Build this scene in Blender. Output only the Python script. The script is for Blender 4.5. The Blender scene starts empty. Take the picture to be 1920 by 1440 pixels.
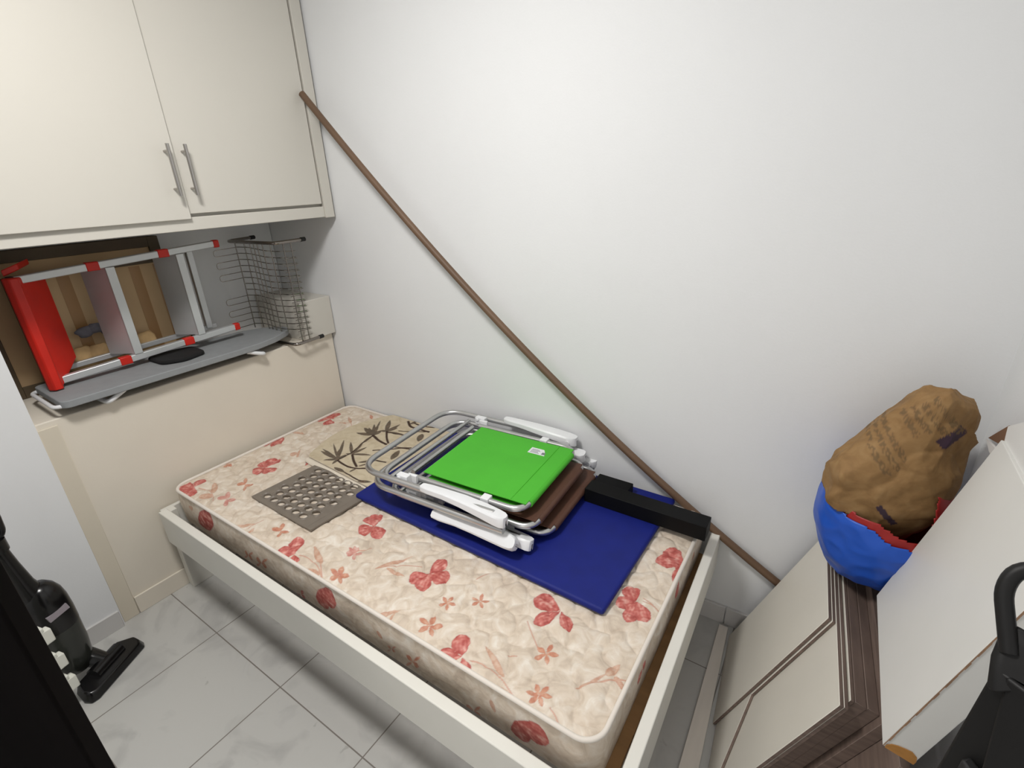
import bpy, bmesh, math, random
import numpy as np
from mathutils import Vector, Matrix, noise
SC = bpy.context.scene
COL = SC.collection
random.seed(4); np.random.seed(4)

# ------------------------------------------------------------------ camera
cam_d = bpy.data.cameras.new('camera'); cam = bpy.data.objects.new('camera', cam_d); COL.objects.link(cam)
cam_d.sensor_fit = 'HORIZONTAL'; cam_d.sensor_width = 36.0; cam_d.lens = 929.63/1920*36.0
cam_d.clip_start = 0.02
CR = np.array([[0.833535412955239, 0.5513240118740543, -0.03550421497000219], [0.18639675158049307, -0.34114232320425314, -0.9213458451195429], [-0.5200720780332072, 0.7613565191484882, -0.38711921213021566]])
m = Matrix.Identity(4)
for i in range(3):
    m[i][0] = CR[0][i]; m[i][1] = -CR[1][i]; m[i][2] = -CR[2][i]
m.translation = (2.1734, -1.523, 1.6085)
cam.matrix_world = m
SC.camera = cam
# ------------------------------------------------------------------ world, lamp, exposure
w = bpy.data.worlds.new('world'); SC.world = w; w.use_nodes = True
w.node_tree.nodes['Background'].inputs[0].default_value = (1.0, 0.965, 0.92, 1)
w.node_tree.nodes['Background'].inputs[1].default_value = 1.25
def lamp(name, loc, power, size, color, rot=(0, 0, 0)):
    l = bpy.data.lights.new(name, 'AREA'); l.shape = 'DISK'; l.size = size; l.energy = power; l.color = color
    o = bpy.data.objects.new(name, l); o.location = loc; o.rotation_euler = rot; COL.objects.link(o); return o
lamp('ceiling_lamp_light', (1.20, -1.22, 2.58), 26.0, 0.36, (1.0, 0.98, 0.95))
pl_ = bpy.data.lights.new('ceiling_lamp_bulb', 'POINT'); pl_.energy = 6.0; pl_.shadow_soft_size = 0.13; pl_.color = (1.0, 0.98, 0.95)
po_ = bpy.data.objects.new('ceiling_lamp_bulb', pl_); po_.location = (1.22, -1.22, 2.36); COL.objects.link(po_)
SC.view_settings.view_transform = 'Standard'; SC.view_settings.look = 'None'
SC.view_settings.gamma = 1.0; SC.view_settings.use_curve_mapping = False
SC.view_settings.exposure = 0.06

# ------------------------------------------------------------------ helpers
def lin(c):
    return tuple(((v/255)/12.92 if v/255 <= 0.04045 else ((v/255+0.055)/1.055)**2.4) for v in c)
MATS = {}
def mat(name, rgb, rough=0.5, metal=0.0, var=0.06, scale=6.0, bump=0.0, bscale=60.0, spec=0.5, stretch=None, trans=0.0, coat=0.0):
    if name in MATS: return MATS[name]
    M = bpy.data.materials.new(name); M.use_nodes = True; nt = M.node_tree; N = nt.nodes; L = nt.links
    b = N['Principled BSDF']; c = lin(rgb)
    tc = N.new('ShaderNodeTexCoord'); mp = N.new('ShaderNodeMapping'); L.new(tc.outputs['Object'], mp.inputs[0])
    if stretch: mp.inputs['Scale'].default_value = stretch
    n = N.new('ShaderNodeTexNoise'); n.inputs['Scale'].default_value = scale; n.inputs['Detail'].default_value = 5
    L.new(mp.outputs[0], n.inputs['Vector'])
    r = N.new('ShaderNodeValToRGB'); r.color_ramp.elements[0].position = 0.3; r.color_ramp.elements[1].position = 0.7
    r.color_ramp.elements[0].color = tuple(max(0, v*(1-var)) for v in c)+(1,); r.color_ramp.elements[1].color = tuple(min(1, v*(1+var)) for v in c)+(1,)
    L.new(n.outputs[0], r.inputs[0]); L.new(r.outputs[0], b.inputs['Base Color'])
    b.inputs['Roughness'].default_value = rough; b.inputs['Metallic'].default_value = metal
    b.inputs['Specular IOR Level'].default_value = spec
    if trans: b.inputs['Transmission Weight'].default_value = trans
    if coat: b.inputs['Coat Weight'].default_value = coat
    if bump:
        n2 = N.new('ShaderNodeTexNoise'); n2.inputs['Scale'].default_value = bscale; n2.inputs['Detail'].default_value = 3
        L.new(mp.outputs[0], n2.inputs['Vector'])
        bp = N.new('ShaderNodeBump'); bp.inputs['Strength'].default_value = bump; bp.inputs['Distance'].default_value = 0.004
        L.new(n2.outputs[0], bp.inputs['Height']); L.new(bp.outputs[0], b.inputs['Normal'])
    MATS[name] = M; return M

class MB:
    def __init__(s): s.v = []; s.f = []; s.m = []; s.sm = []
    def add(s, vs, fs, mi=0, smooth=False):
        o = len(s.v); s.v += [tuple(p) for p in vs]
        for f in fs: s.f.append([i+o for i in f]); s.m.append(mi); s.sm.append(smooth)
        return s
    def box(s, x0, x1, y0, y1, z0, z1, mi=0, M=None):
        vs = [Vector((x, y, z)) for z in (z0, z1) for y in (y0, y1) for x in (x0, x1)]
        if M is not None: vs = [M @ p for p in vs]
        return s.add(vs, [(0, 2, 3, 1), (4, 5, 7, 6), (0, 1, 5, 4), (2, 6, 7, 3), (0, 4, 6, 2), (1, 3, 7, 5)], mi)
    def prism(s, bot, top, mi=0, side=None):
        n = len(bot); s.add(list(bot)+list(top), [], 0); o = len(s.v)-2*n
        s.f.append([o+i for i in reversed(range(n))]); s.m.append(mi); s.sm.append(False)
        s.f.append([o+n+i for i in range(n)]); s.m.append(mi); s.sm.append(False)
        for i in range(n):
            j = (i+1) % n; s.f.append([o+i, o+j, o+n+j, o+n+i]); s.m.append(mi if side is None else side); s.sm.append(False)
        return s
    def tube(s, pts, r, n=10, closed=False, mi=0, caps=True, flat=None):
        pts = [Vector(p) for p in pts]; k = len(pts); rings = []
        def tan(i):
            if closed: return (pts[(i+1) % k]-pts[i-1]).normalized()
            a = pts[max(i-1, 0)]; b = pts[min(i+1, k-1)]; return (b-a).normalized()
        t = tan(0); ref = Vector((0, 0, 1)) if abs(t.z) < 0.9 else Vector((1, 0, 0))
        u = (ref - t*ref.dot(t)).normalized()
        for i in range(k):
            t = tan(i); u = (u - t*u.dot(t)).normalized(); w = t.cross(u)
            rr = r[i] if isinstance(r, (list, tuple)) else r
            fl = flat or 1.0
            rings.append([pts[i]+u*math.cos(2*math.pi*j/n)*rr*fl+w*math.sin(2*math.pi*j/n)*rr for j in range(n)])
        vs = [p for g in rings for p in g]; fs = []
        for i in range(k if closed else k-1):
            a = i*n; b = ((i+1) % k)*n
            for j in range(n): fs.append((a+j, a+(j+1) % n, b+(j+1) % n, b+j))
        if caps and not closed:
            fs.append(tuple(reversed(range(n)))); fs.append(tuple((k-1)*n+j for j in range(n)))
        return s.add(vs, fs, mi, True)
    def grid(s, P, mi=0, smooth=True):           # P[i][j] points
        a = len(P); b = len(P[0]); vs = [p for row in P for p in row]
        return s.add(vs, [(i*b+j, i*b+j+1, (i+1)*b+j+1, (i+1)*b+j) for i in range(a-1) for j in range(b-1)], mi, smooth)
    def ell(s, c, r, n=16, mi=0):
        vs = []; fs = []
        for i in range(n//2+1):
            th = math.pi*i/(n//2)
            for j in range(n):
                ph = 2*math.pi*j/n; vs.append((c[0]+r[0]*math.sin(th)*math.cos(ph), c[1]+r[1]*math.sin(th)*math.sin(ph), c[2]+r[2]*math.cos(th)))
        for i in range(n//2):
            for j in range(n): fs.append((i*n+j, (i+1)*n+j, (i+1)*n+(j+1) % n, i*n+(j+1) % n))
        return s.add(vs, fs, mi, True)
    def build(s, name, mats, parent=None, bevel=0.0, seg=2, label=None):
        me = bpy.data.meshes.new(name); me.from_pydata(s.v, [], s.f)
        if not isinstance(mats, (list, tuple)): mats = [mats]
        for M in mats: me.materials.append(M)
        me.polygons.foreach_set('material_index', s.m); me.polygons.foreach_set('use_smooth', s.sm)
        bm = bmesh.new(); bm.from_mesh(me); bmesh.ops.remove_doubles(bm, verts=bm.verts, dist=1e-6)
        bmesh.ops.recalc_face_normals(bm, faces=bm.faces); bm.to_mesh(me); bm.free()
        me.set_sharp_from_angle(angle=math.radians(50)); me.update()
        o = bpy.data.objects.new(name, me); COL.objects.link(o)
        if parent is not None:
            o.parent = parent
            if parent.type == 'EMPTY' and not parent.get('_local'): o.location = -Vector(parent.location)
        if bevel:
            b = o.modifiers.new('bevel', 'BEVEL'); b.width = bevel; b.segments = seg; b.limit_method = 'ANGLE'; b.angle_limit = math.radians(40)
        if label: o['label'] = label
        return o
def fillet(pts, r, n=6, closed=False):
    pts = [Vector(p) for p in pts]; out = []; k = len(pts)
    for i, p in enumerate(pts):
        if not closed and i in (0, k-1): out.append(p); continue
        a = pts[i-1]; b = pts[(i+1) % k]; da = (a-p); db = (b-p)
        rr = min(r, da.length*0.49, db.length*0.49); A = p+da.normalized()*rr; B = p+db.normalized()*rr
        for q in range(n+1):
            t = q/n; out.append(A*(1-t)**2+p*2*t*(1-t)+B*t*t)
    return out
def tag(o, label, cat, group=None):
    o['label'] = label; o['category'] = cat
    if group: o['group'] = group
    return o
def thing(name, label, cat, loc=(0, 0, 0), group=None):
    o = bpy.data.objects.new(name, None); o.location = loc; o.empty_display_size = 0.05; COL.objects.link(o); return tag(o, label, cat, group)
def struct(o): o['kind'] = 'structure'; return o
def paintmat(name, base, rough, bump=0.0, bscale=80.0, spec=0.3):
    # base colour from procedural noise, overprinted with the pattern held in the 'print' colour attribute
    M = bpy.data.materials.new(name); M.use_nodes = True; nt = M.node_tree; N = nt.nodes; L = nt.links; b = N['Principled BSDF']
    tc = N.new('ShaderNodeTexCoord'); n = N.new('ShaderNodeTexNoise'); n.inputs['Scale'].default_value = 22; n.inputs['Detail'].default_value = 6; n.inputs['Distortion'].default_value = 1.2
    L.new(tc.outputs['Object'], n.inputs['Vector'])
    r = N.new('ShaderNodeValToRGB'); cr = r.color_ramp
    for i, (p, c) in enumerate(base):
        e = cr.elements[i] if i < 2 else cr.elements.new(p)
        e.position = p; e.color = lin(c)+(1,)
    L.new(n.outputs[0], r.inputs[0])
    at = N.new('ShaderNodeAttribute'); at.attribute_name = 'print'
    mx = N.new('ShaderNodeMix'); mx.data_type = 'RGBA'
    L.new(at.outputs['Alpha'], mx.inputs[0]); L.new(r.outputs[0], mx.inputs[6]); L.new(at.outputs['Color'], mx.inputs[7])
    L.new(mx.outputs[2], b.inputs['Base Color']); b.inputs['Roughness'].default_value = rough; b.inputs['Specular IOR Level'].default_value = spec
    if bump:
        n2 = N.new('ShaderNodeTexNoise'); n2.inputs['Scale'].default_value = bscale; n2.inputs['Detail'].default_value = 4
        L.new(tc.outputs['Object'], n2.inputs['Vector']); bp = N.new('ShaderNodeBump'); bp.inputs['Strength'].default_value = bump; bp.inputs['Distance'].default_value = 0.006
        L.new(n2.outputs[0], bp.inputs['Height']); L.new(bp.outputs[0], b.inputs['Normal'])
    MATS[name] = M; return M

# ------------------------------------------------------------------ materials
white_wall = mat('white_wall_paint', (229, 230, 231), 0.75, var=0.015, scale=2.0, bump=0.08, bscale=180, spec=0.2)
cream = mat('cream_laminate', (207, 203, 194), 0.42, var=0.02, scale=1.5)
cream_wall = mat('cream_paint', (226, 218, 204), 0.65, var=0.03, scale=3, bump=0.06, bscale=120, spec=0.25)
beige_paint = mat('beige_paint', (216, 207, 190), 0.65, var=0.04, scale=3, spec=0.25)
white_lac = mat('white_lacquer', (226, 224, 216), 0.45, var=0.02)
steel = mat('brushed_steel', (176, 172, 168), 0.32, 1.0, var=0.05)
chrome = mat('chrome_wire', (150, 144, 138), 0.18, 1.0, var=0.03)
alum = mat('aluminium_tube', (205, 205, 205), 0.33, 1.0, var=0.06, scale=12)
alum_flat = mat('aluminium_channel', (205, 207, 208), 0.42, 0.55, var=0.04)
black_rub = mat('black_rubber', (22, 21, 22), 0.6, var=0.1)
red_pl = mat('red_plastic', (205, 32, 14), 0.45, var=0.12, scale=9)
white_pl = mat('white_plastic', (232, 233, 235), 0.38, var=0.015)

# ------------------------------------------------------------------ room shell
XR = 2.55
def wy(x): return 0.025+0.02*x
o = MB().box(-0.6, 2.9, -2.7, 0.4, -0.1, 0.0)
FM = bpy.data.materials.new('white_floor_tile'); FM.use_nodes = True; nt = FM.node_tree; N = nt.nodes; L = nt.links; b = N['Principled BSDF']
tc = N.new('ShaderNodeTexCoord'); sp = N.new('ShaderNodeSeparateXYZ'); L.new(tc.outputs['Object'], sp.inputs[0])
def grout(axis, off):
    a = N.new('ShaderNodeMath'); a.operation = 'SUBTRACT'; L.new(sp.outputs[axis], a.inputs[0]); a.inputs[1].default_value = off-0.4224*20
    d = N.new('ShaderNodeMath'); d.operation = 'DIVIDE'; L.new(a.outputs[0], d.inputs[0]); d.inputs[1].default_value = 0.4224
    f = N.new('ShaderNodeMath'); f.operation = 'FRACT'; L.new(d.outputs[0], f.inputs[0])
    s = N.new('ShaderNodeMath'); s.operation = 'SUBTRACT'; L.new(f.outputs[0], s.inputs[0]); s.inputs[1].default_value = 0.5
    q = N.new('ShaderNodeMath'); q.operation = 'ABSOLUTE'; L.new(s.outputs[0], q.inputs[0])
    g = N.new('ShaderNodeMath'); g.operation = 'GREATER_THAN'; L.new(q.outputs[0], g.inputs[0]); g.inputs[1].default_value = 0.5-0.0048
    return g
ga = grout(0, 0.3808); gb = grout(1, -1.0149)
gm = N.new('ShaderNodeMath'); gm.operation = 'MAXIMUM'; L.new(ga.outputs[0], gm.inputs[0]); L.new(gb.outputs[0], gm.inputs[1])
n1 = N.new('ShaderNodeTexNoise'); n1.inputs['Scale'].default_value = 5; n1.inputs['Detail'].default_value = 8; n1.inputs['Distortion'].default_value = 1.5; L.new(tc.outputs['Object'], n1.inputs[0])
r1 = N.new('ShaderNodeValToRGB'); r1.color_ramp.elements[0].position = 0.30; r1.color_ramp.elements[0].color = lin((176, 175, 172))+(1,); r1.color_ramp.elements[1].position = 0.5; r1.color_ramp.elements[1].color = lin((193, 192, 188))+(1,)
L.new(n1.outputs[0], r1.inputs[0])
n3 = N.new('ShaderNodeTexNoise'); n3.inputs['Scale'].default_value = 17; n3.inputs['Detail'].default_value = 3; L.new(tc.outputs['Object'], n3.inputs[0])
r3 = N.new('ShaderNodeValToRGB'); r3.color_ramp.elements[0].position = 0.22; r3.color_ramp.elements[0].color = (0.62, 0.61, 0.6, 1); r3.color_ramp.elements[1].position = 0.30; r3.color_ramp.elements[1].color = (1, 1, 1, 1); L.new(n3.outputs[0], r3.inputs[0])
ml = N.new('ShaderNodeMix'); ml.data_type = 'RGBA'; ml.blend_type = 'MULTIPLY'; ml.inputs[0].default_value = 1; L.new(r1.outputs[0], ml.inputs[6]); L.new(r3.outputs[0], ml.inputs[7])
mg = N.new('ShaderNodeMix'); mg.data_type = 'RGBA'; L.new(gm.outputs[0], mg.inputs[0]); L.new(ml.outputs[2], mg.inputs[6]); mg.inputs[7].default_value = lin((128, 122, 116))+(1,)
L.new(mg.outputs[2], b.inputs['Base Color']); b.inputs['Roughness'].default_value = 0.32
struct(o.build('floor', FM))
struct(MB().box(-0.6, 2.9, -2.7, 0.4, 2.62, 2.72).build('ceiling', white_wall))
x0, x1 = -0.6, 2.7
bw = MB().prism([(x0, wy(x0), 0), (x1, wy(x1), 0), (x1, 0.3, 0), (x0, 0.3, 0)], [(x0, wy(x0), 2.62), (x1, wy(x1), 2.62), (x1, 0.3, 2.62), (x0, 0.3, 2.62)])
struct(bw.build('wall_back', white_wall))
struct(MB().box(XR, XR+0.15, -2.7, wy(XR), 0, 2.62).build('wall_right', white_wall))
struct(MB().box(-0.6, 1.5, -2.7, -2.6, 0, 2.62).box(2.4, XR, -2.7, -2.6, 0, 2.62).box(1.5, 2.4, -2.7, -2.6, 2.12, 2.62).build('wall_front', white_wall))  # doorway gap added in this unseen wall so world light fills the room
wl = MB().box(-0.6, 0.015, -2.6, -1.19, 0, 2.62).box(-0.6, -0.36, -1.19, wy(-0.5), 0.0, 2.62)
struct(wl.build('wall_left', white_wall))
NB = wy(-0.2)-0.002
struct(MB().box(-0.36, 0.0, -1.19, wy(-.36)-.001, 0, 0.893).build('wall_parapet', cream_wall, bevel=0.004))
struct(MB().box(0.0, 0.007, -1.189, -1.134, 0, 0.872).build('trim_1', beige_paint, bevel=0.002))
struct(MB().box(0.0, 0.009, -1.132, 0.018, 0, 0.082).build('baseboard_left', cream_wall, bevel=0.002))
bb = MB().box(0.015, 0.026, -2.6, -1.196, 0, 0.078).box(0.0155, 0.0255, -1.197, -1.1955, 0.002, 0.076, 1)
struct(bb.build('baseboard_front', [mat('grey_tile', (206, 204, 202), 0.35, var=0.03), mat('red_clay_tile_edge', (98, 52, 40), 0.8)], bevel=0.001))
def bbx(xa, xb): return [(xa, wy(xa)-0.012, 0), (xb, wy(xb)-0.012, 0), (xb, wy(xb), 0), (xa, wy(xa), 0)]
bk = MB()
for xa, xb in ((-0.0, 0.42), (0.423, 0.84), (0.843, 1.26), (1.263, 1.68), (1.683, 2.03), (2.033, 2.54)):
    xa = max(xa, 0.012); p = bbx(xa, xb); bk.prism(p, [(q[0], q[1], 0.08) for q in p])
struct(bk.build('baseboard_back', mat('grey_tile', (206, 204, 202), 0.35, var=0.03), bevel=0.0015))
# boxed-in white block in the corner of the niche
struct(MB().box(-0.358, 0.025, -0.15, 0.022, 0.893, 1.086).build('trim_2', cream, bevel=0.003))

# ------------------------------------------------------------------ wall cupboard
cb = thing('wall_cupboard', 'large cream wall cupboard with two tall doors above the niche', 'cupboard', (0, -0.6, 1.467))
MB().box(-0.358, 0.15, -1.188, 0.018, 1.47, 2.61).build('carcass', cream, cb)
MB().box(0.15, 0.172, -1.188, -0.03, 1.467, 1.512).box(0.15, 0.178, -0.03, 0.018, 1.464, 2.61).build('frame', cream, cb, bevel=0.002)
handle_x = 0.213
def handle(parent, y, z0, z1, x0):
    h = MB().tube([(x0+0.033, y, z0), (x0+0.033, y, z1)], 0.0058, 12)
    for z in (z0+0.022, z1-0.022): h.tube([(x0-0.001, y, z), (x0+0.033, y, z)], 0.004, 8)
    return h.build('handle', steel, parent, label='brushed steel bar handle')
d1 = MB().box(0.168, 0.186, -1.186, -0.602, 1.506, 2.605).build('door', cream, cb, bevel=0.002)
d2 = MB().box(0.155, 0.1735, -0.598, -0.037, 1.523, 2.605).build('door', cream, cb, bevel=0.002)
for d, y, x0 in ((d1, -0.632, 0.186), (d2, -0.570, 0.1735)):
    h = handle(cb, y, 1.585, 1.748, x0); h.parent = d; h.location = (0, 0, 0)

# ------------------------------------------------------------------ bed
bed = thing('bed_frame', 'white wooden single bed frame with deep side rail, under the floral mattress', 'bed', (1.0, -0.45, 0))
MB().box(0.062, 1.972, -0.97, -0.938, 0.272, 0.42).build('side_rail', white_lac, bed, bevel=0.003)
MB().box(0.062, 1.945, 0.0, 0.02, 0.200, 0.316).build('side_rail', white_lac, bed, bevel=0.003)
p = [(1.972, -0.972), (2.002, -0.972), (1.976, 0.045), (1.946, 0.045)]
MB().prism([q+(0.272,) for q in p], [q+(0.42,) for q in p]).build('footboard', white_lac, bed, bevel=0.003)
MB().prism([(0.012, -0.95, 0.272), (0.0615, -0.95, 0.272), (0.0615, -0.905, 0.272), (0.030, -0.905, 0.272), (0.030, 0.02, 0.272), (0.012, 0.02, 0.272)], [(0.012, -0.95, 0.40), (0.0615, -0.95, 0.40), (0.0615, -0.905, 0.40), (0.030, -0.905, 0.40), (0.030, 0.02, 0.40), (0.012, 0.02, 0.40)]).build('headboard', white_lac, bed, bevel=0.003)
MB().box(0.062, 1.95, -0.875, 0.0, 0.318, 0.334).build('base_board', mat('plywood', (168, 128, 84), 0.7, var=0.15, scale=4, stretch=(1, 6, 6)), bed, label='brown plywood base board')
for lx0, lx1, ly0, ly1 in ((0.012, 0.055, -0.94, -0.85), (0.012, 0.055, -0.06, 0.0), (1.93, 1.968, -0.968, -0.90), (1.88, 1.92, -0.06, -0.02)):
    MB().box(lx0, lx1, ly0, ly1, 0, 0.272).build('leg', white_lac, bed, bevel=0.003)

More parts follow.
